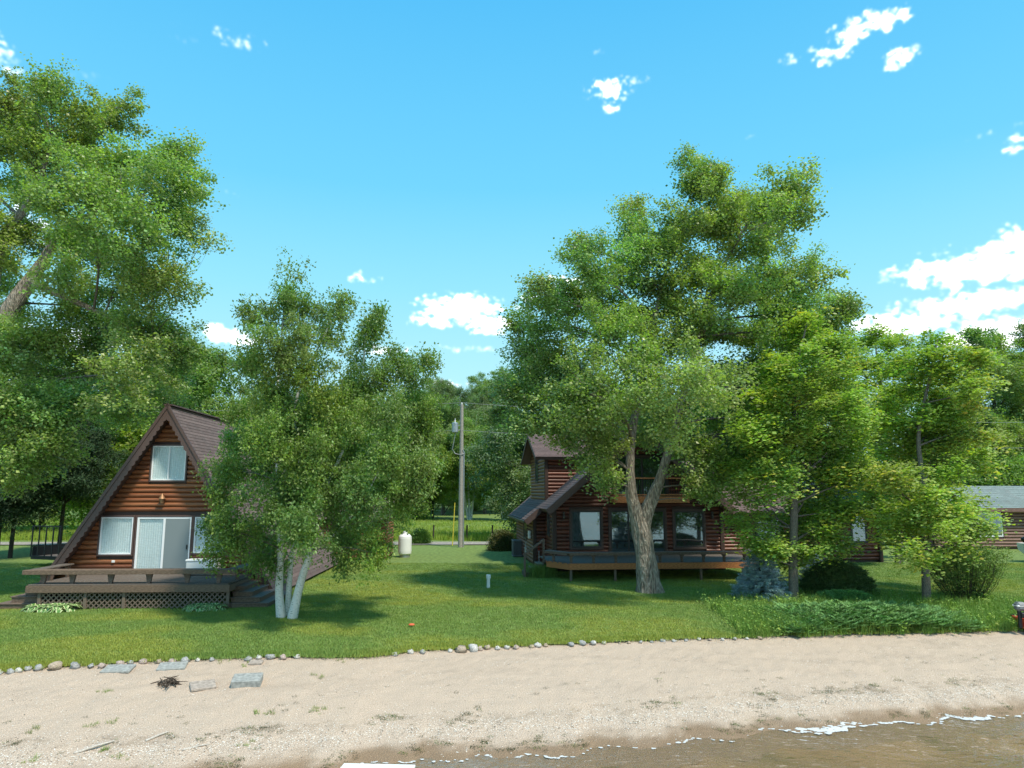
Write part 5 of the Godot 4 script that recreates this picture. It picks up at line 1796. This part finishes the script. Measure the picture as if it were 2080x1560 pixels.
	b.lathe([Vector2(0.0, 0.0), Vector2(0.2, 0.0), Vector2(0.28, 0.3), Vector2(0.32, 0.34), Vector2(0.32, 0.42), Vector2(0.28, 0.42), Vector2(0.27, 0.36), Vector2(0.0, 0.35)], 18)
	part("pot", b.mesh(M.beige_clay), t)
	clump_plant(t, "flowers", sprig(12, Vector3(0.14, 0.12, 0.14), 0.075, 0.045, 0.1, 72).mesh(M.weed), 60, Vector3(0.3, 0.2, 0.3), 0.4, Vector2(0.7, 1.1), Color(0.6, 0.4, 0.5))
	(t.get_child(1) as Node3D).position.y = 0.38
	# air conditioner, meter box, stake
	t = thing("air_conditioner", "grey louvred air conditioner at the left side of the dark log house", "appliance", on_ground(1055, 1130), 0.1)
	b = MB.new()
	b.bevel(Vector3(0, 0.45, 0), Vector3(0.74, 0.82, 0.74), 0.05)
	part("core", b.mesh(M.black_steel), t)
	b = MB.new()
	b.bevel(Vector3(0, 0.9, 0), Vector3(0.84, 0.08, 0.84), 0.03)
	b.bevel(Vector3(0, 0.05, 0), Vector3(0.84, 0.08, 0.84), 0.03)
	part("casing", b.mesh(M.condenser_grey), t)
	b = MB.new()
	b.box(Vector3(0, 0.48, 0), Vector3(0.035, 0.8, 0.02))
	var slat := b.mesh(M.condenser_grey)
	for i in 12:
		part("slat", slat, t, Vector3(-0.38 + i * 0.069, 0, 0.4))
		part("slat", slat, t, Vector3(-0.4, 0, -0.38 + i * 0.069), Basis(Vector3.UP, PI / 2))
		part("slat", slat, t, Vector3(0.4, 0, -0.38 + i * 0.069), Basis(Vector3.UP, PI / 2))
	t = thing("gas_meter", "small grey gas meter beside the air conditioner", "meter", on_ground(1071, 1138))
	b = MB.new()
	b.bevel(Vector3(0, 0.55, 0), Vector3(0.28, 0.32, 0.2), 0.04)
	b.lathe([Vector2(0, 0.7), Vector2(0.1, 0.7), Vector2(0.1, 0.78), Vector2(0, 0.8)], 12)
	part("body", b.mesh(M.grey_metal), t)
	b = MB.new()
	b.tube([Vector3(-0.1, 0, 0), Vector3(-0.1, 0.9, 0), Vector3(0.0, 1.0, 0)], [0.025, 0.025, 0.025], 8)
	b.tube([Vector3(0.1, 0, 0), Vector3(0.1, 0.6, 0)], [0.025, 0.025], 8)
	part("pipes", b.mesh(M.grey_metal), t)
	var hy := Basis(Vector3.UP, deg_to_rad(5.5))
	b = MB.new()
	b.bevel(Vector3.ZERO, Vector3(0.12, 0.4, 0.3), 0.02)
	single("meter_box", b.mesh(M.white_paint), "white electric box on the side wall of the dark log house", "box", Vector3(2.0, 0, -34.2) + hy * Vector3(-0.78, 1.5, -3.4), deg_to_rad(5.5))
	t = thing("marker_stake", "thin white stake with red top at the log house corner", "stake", on_ground(1095, 1150))
	b = MB.new()
	b.tube([Vector3(0, -0.05, 0), Vector3(0, 0.75, 0)], [0.014, 0.014], 6)
	part("rod", b.mesh(M.white_paint), t)
	b = MB.new()
	b.tube([Vector3(0, 0.75, 0), Vector3(0, 1.0, 0)], [0.015, 0.015], 6)
	part("red_top", b.mesh(M.red_plastic), t)
	trailer()
	green_cabin()
	boats()
	# fence posts and reeds past the road
	b = MB.new()
	b.tube([Vector3(0, -0.1, 0), Vector3(0.02, 1.15, 0)], [0.07, 0.06], 7)
	var pm := b.mesh(M.dark_bark)
	var k := 0
	for q in [[948, "dark fence post just right of the power pole across the road"], [880, "dark fence post left of the power pole across the road"], [1000, "dark fence post across the road near the reddish shrub"]]:
		single("fence_post", pm, q[1], "post", on_ground(q[0], 1097), k * 0.7, "fence posts across the road")
		k += 1


func trailer() -> void:
	var p := on_ground(90, 1152)
	var t := thing("utility_trailer", "black utility trailer with raised mesh ramp gate left of the A-frame", "trailer", p, -0.35)
	var w := 2.0
	var l := 3.8
	var fl := MB.new()
	for i in 13:
		fl = MB.new()
		fl.box(Vector3(-w * 0.5 + (i + 0.5) * w / 13, 0.48, -l * 0.5), Vector3(w / 13 - 0.012, 0.04, l - 0.1))
		part("floor_plank", fl.mesh(M.grey_deck), t)
	var fr := MB.new()
	for s in [-1, 1]:
		fr.bevel(Vector3(s * w * 0.5, 0.42, -l * 0.5), Vector3(0.06, 0.12, l), 0.01)
		fr.bevel(Vector3(s * w * 0.5, 0.98, -l * 0.5), Vector3(0.05, 0.05, l), 0.01)
		for i in 4:
			fr.bevel(Vector3(s * w * 0.5, 0.72, -0.15 - i * (l - 0.3) / 3.0), Vector3(0.05, 0.5, 0.05), 0.008)
	fr.bevel(Vector3(0, 0.42, 0.0), Vector3(w - 0.07, 0.12, 0.06), 0.01)
	fr.bevel(Vector3(0, 0.98, -l), Vector3(w - 0.06, 0.05, 0.05), 0.01)
	part("frame", fr.mesh(M.black_steel), t)
	for s in [-1, 1]:
		var pn := MB.new()
		pn.box(Vector3(s * (w * 0.5 - 0.005), 0.72, -l * 0.5), Vector3(0.012, 0.46, l - 0.06))
		part("side_panel", pn.mesh(M.black_steel), t)
	var fp := MB.new()
	fp.box(Vector3(0, 0.72, -l + 0.005), Vector3(w - 0.08, 0.46, 0.012))
	part("side_panel", fp.mesh(M.black_steel), t)
	var g := MB.new()
	for i in 5:
		g.bevel(Vector3(-w * 0.5 + 0.04 + i * (w - 0.08) / 4.0, 1.24, 0.06), Vector3(0.06, 1.5, 0.05), 0.008)
	for y in [0.52, 1.99]:
		g.bevel(Vector3(0, y, 0.062), Vector3(w, 0.055, 0.046), 0.008)
	part("ramp_gate", g.mesh(M.black_steel), t)
	for s in [-1, 1]:
		var wh := MB.new()
		wh.lathe([Vector2(0.16, -0.1), Vector2(0.3, -0.1), Vector2(0.34, -0.06), Vector2(0.34, 0.06), Vector2(0.3, 0.1), Vector2(0.16, 0.1)], 20, Vector3.ZERO, Basis(Vector3.BACK, PI / 2))
		var ty := part("wheel", wh.mesh(M.rubber), t, Vector3(s * (w * 0.5 + 0.16), 0.33, -l * 0.55))
		var rim := MB.new()
		rim.lathe([Vector2(0, -0.06), Vector2(0.17, -0.07), Vector2(0.17, 0.07), Vector2(0, 0.06)], 16, Vector3.ZERO, Basis(Vector3.BACK, PI / 2))
		part("rim", rim.mesh(M.grey_metal), ty)
		var fn := MB.new()
		fn.bevel(Vector3(s * (w * 0.5 + 0.16), 0.76, -l * 0.55), Vector3(0.28, 0.04, 0.86), 0.015)
		part("fender", fn.mesh(M.black_steel), t)
	var tn := MB.new()
	tn.bar(Vector3(-0.6, 0.42, -l), Vector3(0, 0.42, -l - 1.1), 0.08, 0.08)
	tn.bar(Vector3(0.6, 0.42, -l), Vector3(0, 0.42, -l - 1.1), 0.08, 0.08)
	tn.bevel(Vector3(0, 0.22, -l - 1.0), Vector3(0.07, 0.44, 0.07), 0.01)
	part("drawbar", tn.mesh(M.black_steel), t)


func green_cabin() -> void:
	var t := thing("log_cabin", "pinkish log cabin with grey-green shingle roof at the right edge", "cabin", Vector3(27.6, 0, -47.5), 0.0)
	var w := 14.0
	var holes := [Rect2(1.2, 0.8, 1.5, 1.55), Rect2(3.0, 0.8, 1.55, 1.55), Rect2(6.3, 0.2, 1.8, 2.1)]
	var grown := []
	for h: Rect2 in holes:
		grown.append(h.grow(0.07))
	log_wall(t, Vector3.ZERO, 0.0, PackedVector2Array([Vector2(0, 0), Vector2(w, 0), Vector2(w, 2.6), Vector2(0, 2.6)]), func(y: float) -> Vector2: return Vector2(0.03, w - 0.03), 0.1, 2.5, 0.2, grown, "pink_log")
	log_wall(t, Vector3(0, 0, -5.0), -PI / 2, PackedVector2Array([Vector2(0, 0), Vector2(5, 0), Vector2(5, 2.6), Vector2(2.5, 3.9), Vector2(0, 2.6)]), func(y: float) -> Vector2: return Vector2(0.05 + maxf(0, y - 2.6) * 1.9, 4.95 - maxf(0, y - 2.6) * 1.9), 0.1, 3.7, 0.2, [], "pink_log")
	for i in 3:
		window(t, "window" if i < 2 else "door", holes[i], 0.06, M.brown_trim, M.white_vinyl, M.coated_glass, 0.07, [] if i < 2 else [0.5], null)
	var back := MB.new()
	back.box(Vector3(w * 0.5, 1.3, -5.0), Vector3(w, 2.6, 0.15))
	part("rear_wall", back.mesh(M.dark_stain), t)
	roof_slope(t, Vector3(-0.4, 2.66, 0.55), Vector3(w + 0.8, 0, 0), Vector3(0, 1.45, -3.05), "green_shingle", 0.16, 0.16)
	roof_slope(t, Vector3(w + 0.4, 2.66, -5.55), Vector3(-w - 0.8, 0, 0), Vector3(0, 1.45, 3.05), "green_shingle", 0.16, 0.16)
	var fb := MB.new()
	fb.bevel(Vector3(w * 0.5, 2.52, 0.55), Vector3(w + 0.8, 0.22, 0.05), 0.01)
	part("eave_board", fb.mesh(M.pink_log_1), t)


func hull(l: float, w: float, h: float, m: Material) -> ArrayMesh:   # open boat along x, bow to +x
	var b := MB.new()
	var n := 14
	var ring := func(k: float) -> Array:
		var ww := w * 0.5 * (1.0 - pow(maxf(0.0, k - 0.45) / 0.55, 2.2))
		var rise := 0.25 * h * pow(k, 3.0)
		var x := k * l
		return [Vector3(x, h + rise, -ww), Vector3(x, h * 0.35 + rise, -ww * 0.92), Vector3(x, rise * 1.2, -ww * 0.5), Vector3(x, rise * 1.2, ww * 0.5), Vector3(x, h * 0.35 + rise, ww * 0.92), Vector3(x, h + rise, ww)]
	for i in n:
		var a: Array = ring.call(float(i) / n)
		var e: Array = ring.call((i + 1.0) / n)
		for k in 5:
			b.quad(a[k], a[k + 1], e[k + 1], e[k])
			var s := Vector3(1, 0.94, 0.94)
			b.quad(e[k] * s + Vector3(0, 0.03, 0), e[k + 1] * s + Vector3(0, 0.03, 0), a[k + 1] * s + Vector3(0, 0.03, 0), a[k] * s + Vector3(0, 0.03, 0))
	var f: Array = ring.call(0.0)
	b.quad(f[0], f[5], f[4], f[1])
	b.quad(f[1], f[4], f[3], f[2])
	return b.mesh(m)


func boats() -> void:
	var p := on_ground(2062, 1150)
	var t := thing("fishing_boat", "white fishing boat parked in front of the green-roofed cabin", "boat", Vector3(27.4, 0.42, -38.5), 0.12)
	part("hull", hull(4.6, 1.6, 0.55, M.white_paint), t)
	var st := MB.new()
	st.bar(Vector3(0.02, 0.36, 0.75), Vector3(2.6, 0.36, 0.76), 0.06, 0.02)
	part("green_stripe", st.mesh(M.green_shingle_1), t)
	for x in [1.2, 2.6]:
		var s := MB.new()
		s.bevel(Vector3(x, 0.42, 0), Vector3(0.3, 0.05, 1.3), 0.01)
		part("bench", s.mesh(M.grey_metal), t)
	var cr := MB.new()
	for x in [0.8, 3.2]:
		cr.box(Vector3(x, -0.2, 0), Vector3(0.1, 0.44, 1.3))
	part("cradle", cr.mesh(M.lattice_wood), t)
	var mt := thing("outboard_motor", "dark covered outboard motor on the white boat's stern", "motor", Vector3(27.3, 0.9, -38.45), 0.12)
	part("cowl", blob(Vector3(0.3, 0.2, 0.2), 4, 0.1).mesh(M.black_steel), mt, Vector3(0, 0.28, 0))
	var lg := MB.new()
	lg.bevel(Vector3(-0.1, -0.2, 0), Vector3(0.14, 0.8, 0.1), 0.03)
	part("leg", lg.mesh(M.black_steel), mt)
	# red boat leaving the frame at the right, its motor in view
	var q := on_ground(2066, 1274, -0.1)
	t = thing("red_boat", "red boat stern cut off by the right edge of the picture", "boat", q + Vector3(0.2, -0.05, 0.1), 0.0)
	part("hull", hull(3.6, 1.2, 0.28, M.red_plastic), t)
	var gw := MB.new()
	for s in [-1, 1]:
		gw.bar(Vector3(0, 0.29, s * 0.6), Vector3(1.6, 0.3, s * 0.6), 0.05, 0.05)
	part("gunwale", gw.mesh(M.black_steel), t)
	mt = thing("outboard_motor", "small grey and black outboard motor on the red boat's stern", "motor", q + Vector3(0.05, 0.26, 0.2), 0.1)
	var cw := MB.new()
	cw.bevel(Vector3(-0.06, 0.34, 0), Vector3(0.28, 0.24, 0.22), 0.06)
	part("cowl", cw.mesh(M.condenser_grey), mt)
	var band := MB.new()
	band.bevel(Vector3(-0.06, 0.36, 0), Vector3(0.286, 0.05, 0.226), 0.02)
	part("band", band.mesh(M.white_paint), mt)
	var leg := MB.new()
	leg.bevel(Vector3(-0.09, 0.0, 0), Vector3(0.1, 0.5, 0.08), 0.02)
	leg.bevel(Vector3(0.0, 0.1, 0), Vector3(0.16, 0.14, 0.16), 0.02)
	part("leg", leg.mesh(M.black_steel), mt)
	var ti := MB.new()
	ti.tube([Vector3(0.05, 0.18, 0), Vector3(0.4, 0.1, 0.05)], [0.02, 0.025], 8)
	part("tiller", ti.mesh(M.rubber), mt)


# ---------- beach ----------
const ORDINALS := ["first", "second", "third", "fourth", "fifth", "sixth", "seventh", "eighth", "ninth", "tenth", "eleventh", "twelfth", "thirteenth", "fourteenth", "fifteenth", "sixteenth", "seventeenth", "eighteenth", "nineteenth", "twentieth"]


func ordinal(i: int) -> String:
	if i < 20:
		return ORDINALS[i]
	var tens := ["", "", "twenty", "thirty", "forty", "fifty", "sixty", "seventy"]
	var whole := ["", "", "twentieth", "thirtieth", "fortieth", "fiftieth", "sixtieth", "seventieth"]
	var n := i + 1
	return whole[n / 10] if n % 10 == 0 else "%s-%s" % [tens[n / 10], ORDINALS[n % 10 - 1]]


func on_beach(u: float, w: float) -> Vector3:
	var p := on_ground(u, w, -0.5)
	for k in 6:
		p = on_ground(u, w, beach_y(p.x, -p.z))
	return p


func beach_things() -> void:
	var spots := [4, 28, 43, 62, 84, 118, 158, 190, 211, 248, 270, 295, 326, 353, 379, 405, 434, 508, 528, 552, 577, 606, 803, 835, 860, 915, 938, 962, 975, 990, 1010, 1030, 1048, 1080, 1092, 1108, 1160, 1182, 1205, 1226, 1258, 1276, 1300, 1322, 1345, 1368, 1392, 1418, 1440, 1466, 1490, 1515, 1540]
	var big := {118: 1.7, 158: 1.3, 295: 1.3, 353: 1.15, 379: 1.2, 552: 1.3, 938: 1.75, 962: 1.35, 84: 1.2, 1182: 1.2}
	var kinds := ["grey", "pale", "pink", "grey", "pale", "tan"]
	var i := 0
	for u: int in spots:
		var w := 1366.0
		var p := Vector3.ZERO
		for k in 6:
			p = on_ground(u, w, -0.22)
			var want := edge_d(p.x) - 0.02
			w += (-p.z - want) * 14.0
		var s: float = 0.068 * big.get(u, 1.0) * rng.randf_range(0.8, 1.2)
		if u > 1250:
			s *= 0.75
		var kind: String = "tan" if u == 938 else kinds[rng.randi() % 6]
		var m := blob(Vector3(s * rng.randf_range(1.0, 1.35), s * (1.2 if u == 962 else 0.8), s), u, 0.5).mesh(M[kind + "_stone"])
		var label := "%s stone, %s from the left in the row edging the lawn" % [kind, ordinal(i)]
		if u == 938:
			label = "largest round tan boulder resting on the sand at the lawn edge"
		elif u == 962:
			label = "pointed upright grey stone right of the round tan boulder"
		single("edging_stone", m, label, "stone", Vector3(p.x, beach_y(p.x, edge_d(p.x)) + s * 0.3, -edge_d(p.x) + (0.22 if u == 938 else 0.11)), rng.randf() * TAU, "stones edging the lawn")
		i += 1
	# paving slabs lying on the sand
	for q in [[240, 1361, 0.62, 0.42, "slab_stone", "grey paving slab nearest the left, against the stone edging", 0.1], [350, 1356, 0.6, 0.42, "slab_stone", "grey paving slab against the edging, right of a similar one", 0.25], [412, 1395, 0.5, 0.42, "pale_slab", "pinkish paving slab beside the heap of dead twigs", 0.5], [502, 1388, 0.6, 0.45, "slab_stone", "thick grey block of stone lying alone on the sand", 0.2], [520, 1352, 0.3, 0.22, "pale_slab", "small pale slab near the lawn edge above the grey block", 0.1]]:
		var p := on_beach(q[0], q[1])
		var b := MB.new()
		var thick := 0.16 if q[5].begins_with("thick") else 0.06
		b.bevel(Vector3(0, thick * 0.3, 0), Vector3(q[2], thick, q[3]), 0.012)
		var d := -p.z
		var o := single("paving_slab", b.mesh(M[q[4]]), q[5], "slab", Vector3(p.x, beach_y(p.x, d) + 0.01, p.z), q[6], "paving slabs on the sand")
		o.rotation.x = 0.14
	# heap of dead twigs
	var hp := on_beach(340, 1392)
	var t := thing("twig_heap", "heap of dark dead twigs on the sand", "twigs", Vector3(hp.x, beach_y(hp.x, -hp.z), hp.z))
	for k in 26:
		var b := MB.new()
		var a := rng.randf() * TAU
		var p := Vector3(rng.randfn(0, 0.12), rng.randf() * 0.1, rng.randfn(0, 0.08))
		var d := Vector3(cos(a) * 0.22, rng.randf_range(0.0, 0.1), sin(a) * 0.16)
		b.tube(curve(p - d, p + d, 0.03, 3), [0.012, 0.011, 0.009, 0.004], 5)
		part("twig", b.mesh(M.dark_twig), t)
	# pale driftwood sticks
	for q in [[[150, 1532, 232, 1506], "long pale stick lying on the lower sand at the left", 0.026], [[296, 1503, 342, 1487], "short pale stick right of the long one on the lower sand", 0.022], [[370, 1522, 425, 1513], "thin pale stick lying nearest the water", 0.018]]:
		var p := on_beach(q[0][0], q[0][1])
		var e := on_beach(q[0][2], q[0][3])
		p.y = beach_y(p.x, -p.z) + 0.015
		e.y = beach_y(e.x, -e.z) + 0.015
		var b := MB.new()
		var mid := (p + e) * 0.5
		b.tube([p - mid, (e - p) * 0.1 + Vector3(0, 0.012, 0.01), e - mid], [q[2], q[2] * 0.9, q[2] * 0.5], 7)
		single("driftwood_stick", b.mesh(M.driftwood), q[1], "stick", mid, 0.0, "pale sticks on the sand")
	# weed wrack and sprouts: one mass
	var wrack := grass_tuft(16, 0.16, 0.03, 0.014, 17, 4.0).mesh(M.weed)
	var where := []
	var tints := []
	while where.size() < 650:
		var x := rng.randf_range(-9.5, 12.5)
		var k := rng.randf()
		var d := shore_d(x) + (0.45 + rng.randfn(0, 0.16) if k < 0.4 else (1.65 + rng.randfn(0, 0.14) if k < 0.8 else rng.randf_range(0.3, 3.2)))
		if rough_noise.get_noise_2d(x * 18.0, d * 9.0) < 0.12:
			continue
		where.append(Transform3D(Basis(Vector3.UP, rng.randf() * TAU).scaled(Vector3.ONE * rng.randf_range(0.3, 0.75)), Vector3(x, beach_y(x, d) + 0.004, -d)))
		tints.append([Color(0.3, 0.3, 0.25), Color(0.2, 0.17, 0.14), Color(0.5, 0.6, 0.35), Color(0.32, 0.26, 0.22)][rng.randi() % 4] * rng.randf_range(0.7, 1.2))
	scatter("weed_wrack", wrack, where, tints, self).set_meta("kind", "stuff")
	var sprout := grass_tuft(18, 0.12, 0.14, 0.012, 18, 0.8).mesh(M.weed)
	where = []
	tints = []
	for q in [[215, 1405], [205, 1470], [225, 1468], [62, 1483], [540, 1447], [530, 1449], [640, 1440], [650, 1442], [70, 1545], [210, 1525], [240, 1535], [510, 1510], [505, 1350], [190, 1350], [460, 1345], [690, 1345], [735, 1338], [85, 1350], [640, 1382]]:
		var p := on_beach(q[0], q[1])
		for k in 4:
			var x := p.x + rng.randfn(0, 0.1)
			var d := -p.z + rng.randfn(0, 0.06)
			where.append(Transform3D(Basis(Vector3.UP, rng.randf() * TAU).scaled(Vector3.ONE * rng.randf_range(0.3, 0.75)), Vector3(x, beach_y(x, d), -d)))
			tints.append(tint(0.15, Color(0.9, 0.85, 0.7)))
	scatter("beach_sprouts", sprout, where, tints, self).set_meta("kind", "stuff")
	# foam: flat froth bubbles along the water's edge
	var dome := MB.new()
	dome.lathe([Vector2(1.0, 0.0), Vector2(0.75, 0.3), Vector2(0.0, 0.42)], 7)
	where = []
	var fn := FastNoiseLite.new()
	fn.seed = 15
	fn.frequency = 1.0
	var tries := 0
	while where.size() < 3600 and tries < 400000:
		tries += 1
		var x := rng.randf_range(-4.5, 13.0)
		var off := rng.randf_range(-0.3, 0.5)
		var d := shore_d(x) + off
		var band := exp(-pow((off - 0.05 + 0.14 * fn.get_noise_2d(x * 0.9, 2.0)) / 0.05, 2.0)) * (0.62 + 0.4 * fn.get_noise_2d(x * 0.7, 9.0)) + 0.95 * exp(-pow((x - 6.2) / 0.95, 2.0) - pow((off - 0.17) / 0.13, 2.0)) + 0.75 * exp(-pow((x - 9.4) / 0.6, 2.0) - pow((off - 0.1) / 0.12, 2.0))
		if band + fn.get_noise_2d(x * 5.0, d * 8.0) * 0.75 < 0.72:
			continue
		var r := rng.randf_range(0.006, 0.024)
		where.append(Transform3D(Basis.IDENTITY.scaled(Vector3(r * 1.3, r * 0.5, r)), Vector3(x, maxf(beach_y(x, d), WATER + 0.014) + 0.004, -d)))
	scatter("lake_foam", dome.mesh(M.lake_foam), where, [], self).set_meta("kind", "stuff")
	# dock
	t = thing("white_dock", "white boat dock reaching out from the bottom edge of the picture", "dock", Vector3(-2.1, -0.6, -12.05), -0.06)
	for k in 40:
		var b := MB.new()
		b.bevel(Vector3(0, -0.02, 0.07 + k * 0.14), Vector3(1.15, 0.035, 0.134), 0.006)
		part("plank", b.mesh(M.white_paint), t)
	for s in [-1, 1]:
		var b := MB.new()
		b.bevel(Vector3(s * 0.53, -0.11, 2.8), Vector3(0.05, 0.14, 5.6), 0.008)
		part("side_beam", b.mesh(M.grey_metal), t)
	for z in [0.3, 2.8, 5.3]:
		for s in [-1, 1]:
			var b := MB.new()
			b.tube([Vector3(s * 0.6, -1.4, z), Vector3(s * 0.6, 0.0, z)], [0.025, 0.025], 8)
			part("dock_leg", b.mesh(M.grey_metal), t)


func _ready() -> void:
	# camera
	var cam := Camera3D.new()
	cam.name = "camera"
	cam.position = Vector3(0, EYE, 0)
	cam.rotation_degrees = Vector3(PITCH, 0, 0)
	cam.fov = rad_to_deg(2.0 * atan(780.0 / LENS))
	cam.near = 0.1
	cam.far = 3000.0
	add_child(cam)
	# sky
	rng.seed = 2024
	rough_noise.seed = 13
	rough_noise.frequency = 0.05
	rough_noise.fractal_octaves = 3
	var env := Environment.new()
	env.background_mode = Environment.BG_SKY
	env.sky = Sky.new()
	env.sky.sky_material = make_sky()
	env.background_energy_multiplier = 0.53
	env.tonemap_mode = Environment.TONE_MAPPER_LINEAR
	env.tonemap_exposure = 2.3
	env.sdfgi_enabled = true
	env.ssao_enabled = true
	env.ssil_enabled = true
	var we := WorldEnvironment.new()
	we.name = "environment"
	we.environment = env
	add_child(we)
	# sun: high on the right and a little behind the camera, softened by thin cloud
	var sun := DirectionalLight3D.new()
	sun.name = "sun"
	sun.light_energy = 0.7
	sun.light_color = Color(1.0, 0.96, 0.88)
	sun.light_angular_distance = 5.0
	sun.shadow_enabled = true
	add_child(sun)
	sun.look_at_from_position(Vector3(0.36, 0.85, 0.36) * 50.0, Vector3.ZERO)
	make_materials()
	make_ground()
	a_frame()
	right_cabin()
	big_trees()
	far_trees()
	garden()
	yard()
	beach_things()
